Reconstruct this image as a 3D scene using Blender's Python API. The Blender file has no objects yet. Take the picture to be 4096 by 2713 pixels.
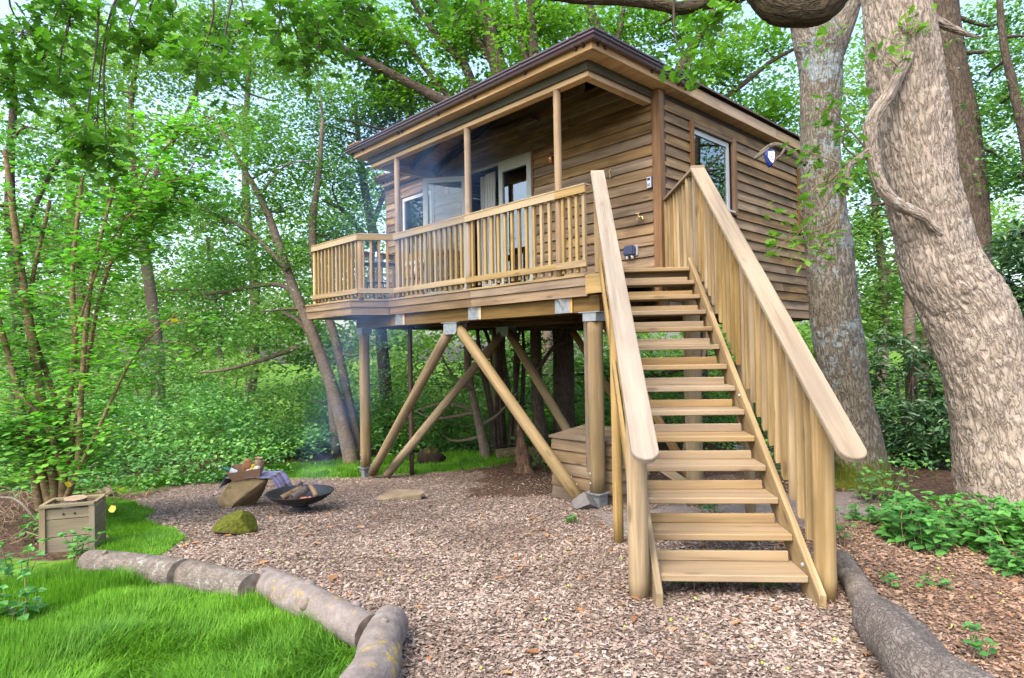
import bpy, bmesh, math, random
import numpy as np
from mathutils import Vector, Matrix, Quaternion

random.seed(11)
rng = np.random.default_rng(11)
SC = bpy.context.scene
COL = SC.collection
R = math.radians

# ------------------------------------------------------------------ camera
F_PX, PITCH, ROLL, YAW_H = 2506.3, 0.015537, -0.018023, 0.81558
CAM_H = 1.62
PW, PH = 4096.0, 2713.0
_B = np.array([[1, 0, 0], [0, 0, -1], [0, 1, 0]], float)
_cp, _sp = math.cos(PITCH), math.sin(PITCH)
_cr, _sr = math.cos(ROLL), math.sin(ROLL)
CM = np.array([[_cr, -_sr, 0], [_sr, _cr, 0], [0, 0, 1]]) @ np.array([[1, 0, 0], [0, _cp, _sp], [0, -_sp, _cp]]) @ _B
cam = bpy.data.cameras.new('camera')
cam.sensor_width = 36.0
cam.lens = 36.0 * F_PX / PW
cam.clip_start = 0.05
cam.clip_end = 600
cam_ob = bpy.data.objects.new('camera', cam)
COL.objects.link(cam_ob)
_rt, _up, _fw = CM.T @ np.array([1, 0, 0.]), CM.T @ np.array([0, -1, 0.]), CM.T @ np.array([0, 0, 1.])
cam_ob.matrix_world = Matrix(((_rt[0], _up[0], -_fw[0], 0), (_rt[1], _up[1], -_fw[1], 0), (_rt[2], _up[2], -_fw[2], CAM_H), (0, 0, 0, 1)))
SC.camera = cam_ob

# ------------------------------------------------------------------ sky, sun, exposure
SUN_EL, SUN_AZ = R(52), R(-145)                          # azimuth measured from +Y towards +X
world = bpy.data.worlds.new('World')
SC.world = world
world.use_nodes = True
wn = world.node_tree
wn.nodes.clear()
sky = wn.nodes.new('ShaderNodeTexSky')
sky.sky_type = 'NISHITA'
sky.sun_disc = False
sky.sun_elevation = SUN_EL
sky.sun_rotation = SUN_AZ
sky.air_density = 1.0
sky.dust_density = 4.0
sky.ozone_density = 1.0
bg = wn.nodes.new('ShaderNodeBackground')
bg.inputs['Strength'].default_value = 0.15
wo = wn.nodes.new('ShaderNodeOutputWorld')
wn.links.new(sky.outputs[0], bg.inputs['Color'])
wn.links.new(bg.outputs[0], wo.inputs['Surface'])
sun = bpy.data.lights.new('sun', 'SUN')
sun.energy = 0.6
sun.angle = R(35)
sun.color = (1.0, 0.95, 0.88)
sun_ob = bpy.data.objects.new('sun', sun)
COL.objects.link(sun_ob)
sd = Vector((math.sin(SUN_AZ) * math.cos(SUN_EL), math.cos(SUN_AZ) * math.cos(SUN_EL), math.sin(SUN_EL)))
sun_ob.rotation_euler = sd.to_track_quat('Z', 'Y').to_euler()
sun_ob.location = sd * 40
SC.view_settings.view_transform = 'Standard'
SC.view_settings.look = 'None'
SC.view_settings.exposure = 2.05
SC.view_settings.gamma = 1.0
SC.view_settings.use_curve_mapping = False
SC.render.engine = 'CYCLES'
SC.cycles.use_denoising = True
SC.cycles.max_bounces = 7
SC.cycles.diffuse_bounces = 4
SC.cycles.glossy_bounces = 3
SC.cycles.transmission_bounces = 5
SC.cycles.transparent_max_bounces = 8
SC.cycles.volume_bounces = 0
SC.cycles.caustics_reflective = False
SC.cycles.caustics_refractive = False

# ------------------------------------------------------------------ helpers: places
def ray(px, py):
    return CM.T @ np.array([(px - PW / 2) / F_PX, (py - PH / 2) / F_PX, 1.0])

def ground_z(x, y):
    t = min(max(y - 4.0, 0.0), 8.0)
    w = 1 - 0.5 * min(max((x - 1.5) / 1.5, 0), 1)
    return -0.1 * t * w

def ground_z_np(x, y):
    t = np.clip(y - 4.0, 0, 8)
    w = 1 - 0.5 * np.clip((x - 1.5) / 1.5, 0, 1)
    return -0.1 * t * w

def gp(px, py):
    """point of the ground seen at a pixel of the photograph"""
    d = ray(px, py)
    k = 1.0
    while k < 60:
        P = d * k
        if CAM_H + P[2] < ground_z(P[0], P[1]):
            break
        k += 0.01
    return Vector((P[0], P[1], ground_z(P[0], P[1])))

def ay(px, py, y):
    """point at distance y in front of the camera seen at a pixel"""
    d = ray(px, py)
    k = y / d[1]
    return Vector((d[0] * k, y, CAM_H + d[2] * k))

# ------------------------------------------------------------------ helpers: objects
def tag(o, label=None, cat=None, group=None, kind=None):
    if label: o['label'] = label
    if cat: o['category'] = cat
    if group: o['group'] = group
    if kind: o['kind'] = kind
    return o

def empty(name, loc=(0, 0, 0), rz=0.0):
    o = bpy.data.objects.new(name, None)
    o.empty_display_size = 0.2
    COL.objects.link(o)
    o.location = loc
    o.rotation_euler = (0, 0, rz)
    return o

MLOC = {}                                # local matrices as set, readable before any scene update
def link(name, me, mat=None, parent=None, mw=None):
    o = bpy.data.objects.new(name, me)
    COL.objects.link(o)
    if mat is not None and len(me.materials) == 0:
        for m in (mat if isinstance(mat, (list, tuple)) else [mat]):
            me.materials.append(m)
    if parent: o.parent = parent
    if mw is not None:
        o.matrix_basis = mw
        MLOC[o.name] = mw.copy()
    return o

def np_mesh(name, verts, faces, mat_idx=None, uv=None, smooth=False):
    """verts (N,3), faces (M,k) all of one size"""
    verts = np.asarray(verts, np.float32)
    faces = np.asarray(faces, np.int32)
    me = bpy.data.meshes.new(name)
    me.vertices.add(len(verts))
    me.vertices.foreach_set('co', verts.ravel())
    n, k = faces.shape
    me.loops.add(n * k)
    me.loops.foreach_set('vertex_index', faces.ravel())
    me.polygons.add(n)
    me.polygons.foreach_set('loop_start', np.arange(0, n * k, k, dtype=np.int32))
    try:
        me.polygons.foreach_set('loop_total', np.full(n, k, np.int32))
    except Exception:
        pass
    if mat_idx is not None:
        me.polygons.foreach_set('material_index', np.asarray(mat_idx, np.int32))
    if uv is not None:
        l = me.uv_layers.new(name='uv')
        l.data.foreach_set('uv', np.asarray(uv, np.float32)[faces.ravel()].ravel())
    me.update(calc_edges=True)
    me.polygons.foreach_set('use_smooth', np.full(n, smooth))
    me.validate()
    return me

def bm_obj(name, bm, mat, parent=None, smooth=False):
    me = bpy.data.meshes.new(name)
    bm.to_mesh(me)
    bm.free()
    if smooth:
        for p in me.polygons: p.use_smooth = True
    return link(name, me, mat, parent)

_boards = {}
def board_mesh(L, w, t, bev):
    key = (round(L, 3), round(w, 4), round(t, 4), bev)
    if key in _boards: return _boards[key]
    bm = bmesh.new()
    bmesh.ops.create_cube(bm, size=1.0)
    bmesh.ops.scale(bm, vec=(L, w, t), verts=bm.verts)
    if bev > 0:
        bmesh.ops.bevel(bm, geom=list(bm.edges), offset=bev, segments=1, affect='EDGES', profile=0.5)
    me = bpy.data.meshes.new('board')
    bm.to_mesh(me)
    bm.free()
    _boards[key] = me
    return me

def frame_mat(A, B, up):
    A, B = Vector(A), Vector(B)
    x = (B - A).normalized()
    y = Vector(up).cross(x)
    y.normalize()
    z = x.cross(y)
    m = Matrix(((x.x, y.x, z.x, 0), (x.y, y.y, z.y, 0), (x.z, y.z, z.z, 0), (0, 0, 0, 1)))
    m.translation = (A + B) / 2
    return m

def board(parent, name, A, B, w, t, mat, up=(0, 0, 1), bev=0.003):
    """a timber from A to B; w measured across, t along `up`"""
    A, B = Vector(A), Vector(B)
    me0 = board_mesh((B - A).length, w, t, bev)
    key = (me0.name, mat.name)
    if key in _boards: me = _boards[key]
    else:
        me = me0 if len(me0.materials) == 0 else me0.copy()
        if len(me.materials): me.materials.clear()
        me.materials.append(mat)
        _boards[key] = me
    return link(name, me, None, parent, frame_mat(A, B, up))

def box_into(bm, c, s, rot=None):
    r = bmesh.ops.create_cube(bm, size=1.0)
    vs = r['verts']
    bmesh.ops.scale(bm, vec=s, verts=vs)
    if rot is not None: bmesh.ops.rotate(bm, cent=(0, 0, 0), matrix=rot, verts=vs)
    bmesh.ops.translate(bm, vec=c, verts=vs)
    return vs

def boxes(name, lst, mat, parent=None, bev=0.0):
    bm = bmesh.new()
    for c, s in lst: box_into(bm, c, s)
    if bev: bmesh.ops.bevel(bm, geom=list(bm.edges), offset=bev, segments=1, affect='EDGES')
    return bm_obj(name, bm, mat, parent)

_vn = rng.random((32, 32, 32)).astype(np.float32)
def vnoise(p):
    p = np.asarray(p, np.float64)
    i = np.floor(p).astype(int)
    f = p - i
    f = f * f * (3 - 2 * f)
    o = 0
    for dx in (0, 1):
        for dy in (0, 1):
            for dz in (0, 1):
                w = (f[..., 0] if dx else 1 - f[..., 0]) * (f[..., 1] if dy else 1 - f[..., 1]) * (f[..., 2] if dz else 1 - f[..., 2])
                o = o + w * _vn[(i[..., 0] + dx) % 32, (i[..., 1] + dy) % 32, (i[..., 2] + dz) % 32]
    return o * 2 - 1

def fbm(p, octs=3):
    p = np.asarray(p, np.float64)
    s, a = 0, 1.0
    for k in range(octs):
        s = s + a * vnoise(p * 2 ** k + 7.3 * k)
        a *= 0.5
    return s

def smooth_path(pts, n):
    """Catmull-Rom through points (x,y,z,r)"""
    P = np.array([list(p) for p in pts], float)
    if len(P) == 2:
        t = np.linspace(0, 1, n)[:, None]
        return P[0] * (1 - t) + P[1] * t
    Q = np.vstack([2 * P[0] - P[1], P, 2 * P[-1] - P[-2]])
    ts = np.linspace(0, len(P) - 1 - 1e-6, n)
    k = np.floor(ts).astype(int)
    f = (ts - k)[:, None]
    a, b, c, d = Q[k], Q[k + 1], Q[k + 2], Q[k + 3]
    o = 0.5 * (2 * b + (c - a) * f + (2 * a - 5 * b + 4 * c - d) * f ** 2 + (3 * b - a - 3 * c + d) * f ** 3)
    o[:, 3] = np.maximum(o[:, 3], 0.002)
    return o

def tube_arrays(pts, nl=24, nr=12, rough=0.0, rscale=3.0, bark=0.0, caps=True):
    """swept tube; returns verts, quads, uv, cap mask"""
    S = smooth_path(pts, nl)
    c, r = S[:, :3], S[:, 3]
    T = np.gradient(c, axis=0)
    T /= np.linalg.norm(T, axis=1)[:, None] + 1e-9
    ref = np.array([0, 1.0, 0]) if abs(T[:, 1]).mean() < 0.8 else np.array([0, 0, 1.0])
    N = ref - (T @ ref)[:, None] * T
    N /= np.linalg.norm(N, axis=1)[:, None]
    Bn = np.cross(T, N)
    th = np.linspace(0, 2 * np.pi, nr, endpoint=False)
    ln = np.concatenate([[0], np.cumsum(np.linalg.norm(np.diff(c, axis=0), axis=1))])
    dirs = np.cos(th)[None, :, None] * N[:, None, :] + np.sin(th)[None, :, None] * Bn[:, None, :]
    rad = np.repeat(r[:, None], nr, 1)
    if rough > 0:
        q = np.stack([np.cos(th)[None, :] * rad * rscale + 5, np.sin(th)[None, :] * rad * rscale + 5, np.repeat(ln[:, None], nr, 1) * rscale * 0.6], -1)
        rad = rad * (1 + rough * fbm(q, 3))
    if bark > 0:
        q = np.stack([np.cos(th)[None, :] * rad * 42 + 9, np.sin(th)[None, :] * rad * 42 + 9, np.repeat(ln[:, None], nr, 1) * 9], -1)
        warp = 0.8 * vnoise(q * 0.35 + 3)
        q[..., 0] += warp
        b = 1 - np.abs(vnoise(q)) * 2.6
        rad = rad - bark * np.clip(b, 0, 1)
    V = c[:, None, :] + dirs * rad[..., None]
    V = V.reshape(-1, 3)
    i = np.arange(nl - 1)[:, None] * nr
    j = np.arange(nr)[None, :]
    j2 = (j + 1) % nr
    Q = np.stack([i + j, i + j2, i + nr + j2, i + nr + j], -1).reshape(-1, 4)
    uv = np.stack([np.repeat((th * r.mean())[None, :], nl, 0), np.repeat(ln[:, None], nr, 1)], -1).reshape(-1, 2)
    mi = np.zeros(len(Q), int)
    if caps:
        for end, ii in ((0, 0), (1, nl - 1)):
            cidx = len(V)
            V = np.vstack([V, c[ii][None]])
            uv = np.vstack([uv, [[0, ln[ii]]]])
            a = ii * nr + np.arange(0, nr, 2)
            b = ii * nr + (np.arange(0, nr, 2) + 1) % nr
            d = ii * nr + (np.arange(0, nr, 2) + 2) % nr
            cc = np.full(len(a), cidx)
            q = np.stack([cc, d, b, a], 1) if end == 0 else np.stack([cc, a, b, d], 1)
            Q = np.vstack([Q, q])
            mi = np.concatenate([mi, np.ones(len(a), int)])
    return V, Q, uv, mi

def tubes(name, lst, mats, parent=None, smooth=True):
    """several tubes of ONE thing or part in one mesh; lst of (pts, kwargs)"""
    Vs, Qs, Us, Ms, off = [], [], [], [], 0
    for pts, kw in lst:
        V, Q, U, M = tube_arrays(pts, **kw)
        Vs.append(V); Qs.append(Q + off); Us.append(U); Ms.append(M)
        off += len(V)
    mats = mats if isinstance(mats, (list, tuple)) else [mats, mats]
    me = np_mesh(name, np.vstack(Vs), np.vstack(Qs), np.concatenate(Ms), np.vstack(Us), smooth)
    for m in mats: me.materials.append(m)
    return link(name, me, None, parent)

def rel(parent, P):
    """world point -> local of an Empty that carries only location and z rotation"""
    return parent_inv(parent) @ Vector(P)

_inv = {}
def parent_inv(p):
    if p.name not in _inv:
        _inv[p.name] = (Matrix.Translation(p.location) @ Matrix.Rotation(p.rotation_euler[2], 4, 'Z')).inverted()
    return _inv[p.name]

def post(parent, name, A, B, r, mat, rough=0.02, nr=14, r2=None):
    """round pole with its length along local X, so the grain runs along it"""
    A, B = Vector(A), Vector(B)
    L = (B - A).length
    V, Q, U, M = tube_arrays([(-L / 2, 0, 0, r), (L / 2, 0, 0, r2 or r)], nl=10, nr=nr, rough=rough, rscale=4)
    me = np_mesh(name, V, Q, None, U, True)
    me.materials.append(mat)
    up = (0, 0, 1) if abs((B - A).normalized().z) < 0.9 else (0, 1, 0)
    return link(name, me, None, parent, frame_mat(A, B, up))

def lathe(name, prof, mat, parent=None, seg=32, mw=None, smooth=True):
    prof = np.array(prof, float)
    th = np.linspace(0, 2 * np.pi, seg, endpoint=False)
    V = np.stack([prof[:, 0][:, None] * np.cos(th), prof[:, 0][:, None] * np.sin(th), np.repeat(prof[:, 1][:, None], seg, 1)], -1).reshape(-1, 3)
    i = np.arange(len(prof) - 1)[:, None] * seg
    j = np.arange(seg)[None, :]
    j2 = (j + 1) % seg
    Q = np.stack([i + j, i + j2, i + seg + j2, i + seg + j], -1).reshape(-1, 4)
    me = np_mesh(name, V, Q, None, None, smooth)
    me.materials.append(mat)
    return link(name, me, None, parent, mw)

# ------------------------------------------------------------------ materials
def new_mat(name):
    m = bpy.data.materials.new(name)
    m.use_nodes = True
    nt = m.node_tree
    nt.nodes.clear()
    out = nt.nodes.new('ShaderNodeOutputMaterial')
    bs = nt.nodes.new('ShaderNodeBsdfPrincipled')
    nt.links.new(bs.outputs[0], out.inputs[0])
    return m, nt, bs, out

def N(nt, t, **kw):
    n = nt.nodes.new(t)
    for k, v in kw.items():
        if k in n.inputs: n.inputs[k].default_value = v
        else: setattr(n, k, v)
    return n

def ramp(nt, fac, stops):
    r = nt.nodes.new('ShaderNodeValToRGB')
    e = r.color_ramp.elements
    while len(e) < len(stops): e.new(0.5)
    for x, (p, c) in zip(e, stops):
        x.position = p
        x.color = (*c, 1) if len(c) == 3 else c
    nt.links.new(fac, r.inputs[0])
    return r

def mix(nt, fac, a, b, mode='MIX'):
    m = nt.nodes.new('ShaderNodeMix')
    m.data_type = 'RGBA'
    m.blend_type = mode
    for s, v in ((0, fac), (6, a), (7, b)):
        if hasattr(v, 'links') or hasattr(v, 'is_linked'): nt.links.new(v, m.inputs[s])
        elif s == 0: m.inputs[0].default_value = v
        else: m.inputs[s].default_value = (*v, 1)
    return m.outputs[2]

def math_n(nt, op, a, b=None, clamp=False):
    m = nt.nodes.new('ShaderNodeMath')
    m.operation = op
    m.use_clamp = clamp
    for i, v in enumerate((a, b)):
        if v is None: continue
        if hasattr(v, 'links'): nt.links.new(v, m.inputs[i])
        else: m.inputs[i].default_value = v
    return m.outputs[0]

def plain(name, col, rough=0.6, metal=0.0, spec=0.5, noise=0.0, nscale=8.0, bump=0.0):
    m, nt, bs, out = new_mat(name)
    bs.inputs['Roughness'].default_value = rough
    bs.inputs['Metallic'].default_value = metal
    bs.inputs['Specular IOR Level'].default_value = spec
    if noise or bump:
        tc = N(nt, 'ShaderNodeTexCoord')
        nz = N(nt, 'ShaderNodeTexNoise', Scale=nscale, Detail=5.0)
        nt.links.new(tc.outputs['Object'], nz.inputs['Vector'])
        lo = tuple(max(0, c * (1 - noise)) for c in col)
        hi = tuple(min(1, c * (1 + noise)) for c in col)
        r = ramp(nt, nz.outputs[0], [(0.3, lo), (0.7, hi)])
        nt.links.new(r.outputs[0], bs.inputs['Base Color'])
        if bump:
            b = N(nt, 'ShaderNodeBump', Strength=bump, Distance=0.02)
            nt.links.new(nz.outputs[0], b.inputs['Height'])
            nt.links.new(b.outputs[0], bs.inputs['Normal'])
    else:
        bs.inputs['Base Color'].default_value = (*col, 1)
    return m

def wood(name, light, dark, rough=0.75, var=0.16, knot=0.5, stain=None, saw=0.0, bump=0.25, tonek=0.62):
    """sawn timber, grain along local X; each board shifted and tinted by its own random number"""
    def tone(c):
        g = 0.3 * c[0] + 0.6 * c[1] + 0.1 * c[2]
        return tuple((0.95 * x + 0.05 * g) * tonek for x in c)
    light, dark = tone(light), tone(dark)
    stain = tone(stain) if stain else None
    m, nt, bs, out = new_mat(name)
    tc = N(nt, 'ShaderNodeTexCoord')
    oi = N(nt, 'ShaderNodeObjectInfo')
    off = math_n(nt, 'MULTIPLY', oi.outputs['Random'], 47.0)
    cmb = N(nt, 'ShaderNodeCombineXYZ')
    for i in range(3): nt.links.new(off, cmb.inputs[i])
    add = N(nt, 'ShaderNodeVectorMath', operation='ADD')
    nt.links.new(tc.outputs['Object'], add.inputs[0])
    nt.links.new(cmb.outputs[0], add.inputs[1])
    def mapped(sx, sy, sz):
        mp = N(nt, 'ShaderNodeMapping')
        mp.inputs['Scale'].default_value = (sx, sy, sz)
        nt.links.new(add.outputs[0], mp.inputs['Vector'])
        return mp.outputs[0]
    n1 = N(nt, 'ShaderNodeTexNoise', Scale=1.0, Detail=4.0, Distortion=0.6)
    nt.links.new(mapped(0.7, 13, 13), n1.inputs['Vector'])
    n2 = N(nt, 'ShaderNodeTexNoise', Scale=1.0, Detail=3.0)
    nt.links.new(mapped(2.2, 60, 60), n2.inputs['Vector'])
    g = math_n(nt, 'ADD', math_n(nt, 'MULTIPLY', n1.outputs[0], 0.7), math_n(nt, 'MULTIPLY', n2.outputs[0], 0.3))
    r = ramp(nt, g, [(0.36, tuple(x * .82 for x in dark)), (0.5, tuple(.45 * a + .55 * b for a, b in zip(dark, light))), (0.62, light)])
    c = r.outputs[0]
    vo = N(nt, 'ShaderNodeTexVoronoi', Scale=1.0)
    nt.links.new(mapped(1.7, 6, 6), vo.inputs['Vector'])
    kr = ramp(nt, vo.outputs['Distance'], [(0.07, (1, 1, 1)), (0.15, (0, 0, 0))])
    kf = math_n(nt, 'MULTIPLY', kr.outputs[0], knot)
    c = mix(nt, kf, c, tuple(x * 0.38 for x in dark))
    n3 = N(nt, 'ShaderNodeTexNoise', Scale=1.0, Detail=4.0)
    nt.links.new(mapped(1.3, 4, 4), n3.inputs['Vector'])
    sr = ramp(nt, n3.outputs[0], [(0.45, (0, 0, 0)), (0.70, (1, 1, 1))])
    c = mix(nt, math_n(nt, 'MULTIPLY', sr.outputs[0], 0.7), c, stain or tuple(x * 0.72 for x in dark))
    hs = N(nt, 'ShaderNodeHueSaturation')
    nt.links.new(c, hs.inputs['Color'])
    v = math_n(nt, 'ADD', math_n(nt, 'MULTIPLY', oi.outputs['Random'], 2 * var), 1 - var)
    nt.links.new(v, hs.inputs['Value'])
    sat = math_n(nt, 'ADD', math_n(nt, 'MULTIPLY', math_n(nt, 'FRACT', math_n(nt, 'MULTIPLY', oi.outputs['Random'], 17.3)), 0.4), 0.8)
    nt.links.new(sat, hs.inputs['Saturation'])
    nt.links.new(hs.outputs[0], bs.inputs['Base Color'])
    bs.inputs['Roughness'].default_value = rough
    bs.inputs['Specular IOR Level'].default_value = 0.25
    h = g
    if saw:
        w = N(nt, 'ShaderNodeTexNoise', Scale=1.0, Detail=1.0)
        nt.links.new(mapped(130, 2, 2), w.inputs['Vector'])
        h = math_n(nt, 'ADD', g, math_n(nt, 'MULTIPLY', w.outputs[0], saw))
    b = N(nt, 'ShaderNodeBump', Strength=bump, Distance=0.006)
    nt.links.new(h, b.inputs['Height'])
    nt.links.new(b.outputs[0], bs.inputs['Normal'])
    return m

M_FRESH = wood('fresh_softwood', (0.53, 0.385, 0.19), (0.34, 0.23, 0.10), knot=0.7, saw=0.3)
M_RAIL = wood('railing_softwood', (0.52, 0.37, 0.165), (0.38, 0.25, 0.10), knot=0.7, stain=(0.40, 0.31, 0.15))
M_CAP = wood('handrail_board', (0.61, 0.49, 0.335), (0.47, 0.36, 0.235), var=0.05, knot=0.3, stain=(0.42, 0.345, 0.25), saw=0.8, tonek=.47)
M_TREAD = wood('tread_board', (0.52, 0.375, 0.20), (0.37, 0.25, 0.125), var=0.08, knot=0.6, stain=(0.36, 0.26, 0.16), saw=0.3)
M_POLE = wood('debarked_pole', (0.42, 0.30, 0.145), (0.27, 0.18, 0.075), var=0.08, knot=0.6, stain=(0.26, 0.20, 0.085))
M_PPOST = wood('porch_pole', (0.50, 0.35, 0.20), (0.38, 0.25, 0.13), var=0.06, knot=0.5)
M_SIDE = wood('weathered_cladding', (0.37, 0.245, 0.125), (0.21, 0.135, 0.068), var=0.22, knot=0.6, stain=(0.085, 0.058, 0.036), saw=0.6, tonek=.80)
M_TRIM = wood('cladding_trim', (0.27, 0.155, 0.075), (0.165, 0.092, 0.046), var=0.08, knot=0.4, saw=0.8, tonek=.9)
M_FASCIA = wood('fascia_board', (0.60, 0.40, 0.20), (0.48, 0.29, 0.13), var=0.07, knot=0.5, tonek=.95)
M_DARKTRIM = wood('grey_green_trim', (0.135, 0.125, 0.075), (0.085, 0.08, 0.05), var=0.05, knot=0.2, saw=0.8)
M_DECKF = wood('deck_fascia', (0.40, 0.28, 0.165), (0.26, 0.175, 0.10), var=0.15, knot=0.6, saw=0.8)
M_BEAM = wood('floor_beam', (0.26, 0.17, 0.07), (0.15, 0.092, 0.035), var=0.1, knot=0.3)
M_CRATE = wood('crate_plank', (0.40, 0.34, 0.20), (0.30, 0.24, 0.13), var=0.10, knot=0.5, stain=(0.22, 0.16, 0.10))
M_BOXW = wood('weathered_box_plank', (0.33, 0.24, 0.145), (0.20, 0.14, 0.08), var=0.15, knot=0.7, saw=0.4)
M_RAFTER = wood('dark_rafter', (0.055, 0.045, 0.04), (0.03, 0.024, 0.022), var=0.1, knot=0.1)
M_CEIL = wood('ceiling_board', (0.50, 0.30, 0.155), (0.40, 0.22, 0.10), var=0.08, knot=0.7)
M_GALV = plain('galvanised_steel', (0.30, 0.325, 0.34), rough=0.45, metal=0.6, noise=0.2, nscale=30)
M_GUTTER = plain('brown_gutter_plastic', (0.06, 0.036, 0.042), rough=0.28, spec=0.6)
M_TILE = plain('orange_wood_tile', (0.34, 0.17, 0.085), rough=0.8, noise=0.35, nscale=12, bump=0.3)
M_TILED = plain('dark_roof_tile', (0.10, 0.065, 0.05), rough=0.8, noise=0.4, nscale=10, bump=0.3)
M_WFRAME = plain('white_window_frame', (0.44, 0.46, 0.46), rough=0.4)
M_DFRAME = plain('pale_grey_door_frame', (0.36, 0.40, 0.365), rough=0.45)
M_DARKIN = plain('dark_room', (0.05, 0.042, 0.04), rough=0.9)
M_CURTAIN = plain('pale_curtain', (0.40, 0.42, 0.41), rough=0.9)
M_BLACK = plain('black_steel', (0.018, 0.018, 0.02), rough=0.5, spec=0.4, noise=0.3, nscale=20)
M_COPPER = plain('copper', (0.62, 0.27, 0.15), rough=0.35, metal=0.8)
M_BRASS = plain('brass', (0.60, 0.43, 0.2), rough=0.35, metal=0.9)
M_WHITEP = plain('white_plastic', (0.5, 0.52, 0.56), rough=0.4)
M_DKPLAS = plain('slate_blue_plastic', (0.035, 0.05, 0.10), rough=0.35)

def glass_mat(name='window_glass', k=1.5, b0=0.12):
    m, nt, bs, out = new_mat(name)
    nt.nodes.remove(bs)
    tr = N(nt, 'ShaderNodeBsdfTransparent')
    tr.inputs[0].default_value = (0.8, 0.84, 0.82, 1)
    gl = N(nt, 'ShaderNodeBsdfGlossy', Roughness=0.01)
    gl.inputs[0].default_value = (0.95, 1, 1, 1)
    fr = N(nt, 'ShaderNodeFresnel', IOR=1.55)
    f = math_n(nt, 'ADD', math_n(nt, 'MULTIPLY', fr.outputs[0], k), b0, True)
    mx = N(nt, 'ShaderNodeMixShader')
    nt.links.new(f, mx.inputs[0])
    nt.links.new(tr.outputs[0], mx.inputs[1])
    nt.links.new(gl.outputs[0], mx.inputs[2])
    nt.links.new(mx.outputs[0], out.inputs[0])
    return m
M_GLASS = glass_mat()
M_CLEAR = glass_mat('clear_door_glass', 0.35, 0.02)

def leaf_mat(name, stops, trans=0.42, tcol=(1.0, 1.35, 0.45), rough=0.5, spec=0.35, patch=0.5):
    """stops: colours spread over the leaves at random; patches of lighter and darker growth in space"""
    m, nt, bs, out = new_mat(name)
    ge = N(nt, 'ShaderNodeNewGeometry')
    r = ramp(nt, ge.outputs['Random Per Island'], [(i / max(1, len(stops) - 1), c) for i, c in enumerate(stops)])
    tc = N(nt, 'ShaderNodeTexCoord')
    nz = N(nt, 'ShaderNodeTexNoise', Scale=patch, Detail=2.0)
    nt.links.new(tc.outputs['Object'], nz.inputs['Vector'])
    pr = ramp(nt, nz.outputs[0], [(0.3, (0.62, 0.70, 0.75)), (0.7, (1.3, 1.22, 0.95))])
    c = mix(nt, 1.0, r.outputs[0], pr.outputs[0], 'MULTIPLY')
    nt.links.new(c, bs.inputs['Base Color'])
    bs.inputs['Roughness'].default_value = rough
    bs.inputs['Specular IOR Level'].default_value = spec
    tl = N(nt, 'ShaderNodeBsdfTranslucent')
    c2 = mix(nt, 1.0, c, tcol, 'MULTIPLY')
    nt.links.new(c2, tl.inputs[0])
    mx = N(nt, 'ShaderNodeMixShader')
    mx.inputs[0].default_value = trans
    nt.links.new(bs.outputs[0], mx.inputs[1])
    nt.links.new(tl.outputs[0], mx.inputs[2])
    nt.links.new(mx.outputs[0], out.inputs[0])
    return m

L_MID = leaf_mat('mid_green_leaves', [(0.075, 0.185, 0.055), (0.115, 0.265, 0.065), (0.17, 0.35, 0.085)], trans=.4, tcol=(1.0, 1.2, 0.6))
L_LIGHT = leaf_mat('light_green_leaves', [(0.15, 0.28, 0.075), (0.20, 0.36, 0.09), (0.28, 0.44, 0.13)], trans=0.45, tcol=(1.0, 1.2, 0.6), patch=.35)
L_BLUE = leaf_mat('blue_green_leaves', [(0.055, 0.15, 0.07), (0.085, 0.215, 0.095), (0.13, 0.28, 0.12)], trans=0.3, tcol=(1, 1.15, .7))
L_HAZEL = leaf_mat('hazel_leaves', [(0.091, 0.246, 0.055), (0.155, 0.382, 0.064), (0.218, 0.491, 0.073)], trans=0.45, rough=0.45)
L_OAK = leaf_mat('oak_leaves', [(0.062, 0.163, 0.031), (0.101, 0.248, 0.039), (0.139, 0.310, 0.047)], trans=0.35)
L_OAKL = leaf_mat('bright_oak_leaves', [(0.09, 0.20, 0.03), (0.13, 0.27, 0.04), (0.18, 0.33, 0.06)], trans=0.5)
L_RHODO = leaf_mat('leathery_dark_leaves', [(0.035, 0.095, 0.036), (0.055, 0.135, 0.05), (0.10, 0.20, 0.08)], trans=0.12, rough=0.3, spec=0.6)
L_BRAM = leaf_mat('bramble_leaves', [(0.084, 0.227, 0.076), (0.126, 0.319, 0.092), (0.202, 0.420, 0.101)], trans=0.3, patch=1.2)
L_NETTLE = leaf_mat('nettle_leaves', [(0.069, 0.218, 0.052), (0.103, 0.299, 0.069), (0.138, 0.356, 0.081)], trans=0.35, patch=2)
L_GRASS = leaf_mat('grass_blades', [(0.07, 0.20, 0.018), (0.11, 0.28, 0.022), (0.14, 0.34, 0.03), (0.19, 0.38, 0.05)], trans=0.4, tcol=(1.0, 1.15, 0.5), rough=0.6, spec=.2, patch=1.6)
L_YELLOW = leaf_mat('yellow_leaves', [(0.5, 0.36, 0.03), (0.6, 0.42, 0.06)], trans=0.3)

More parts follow.
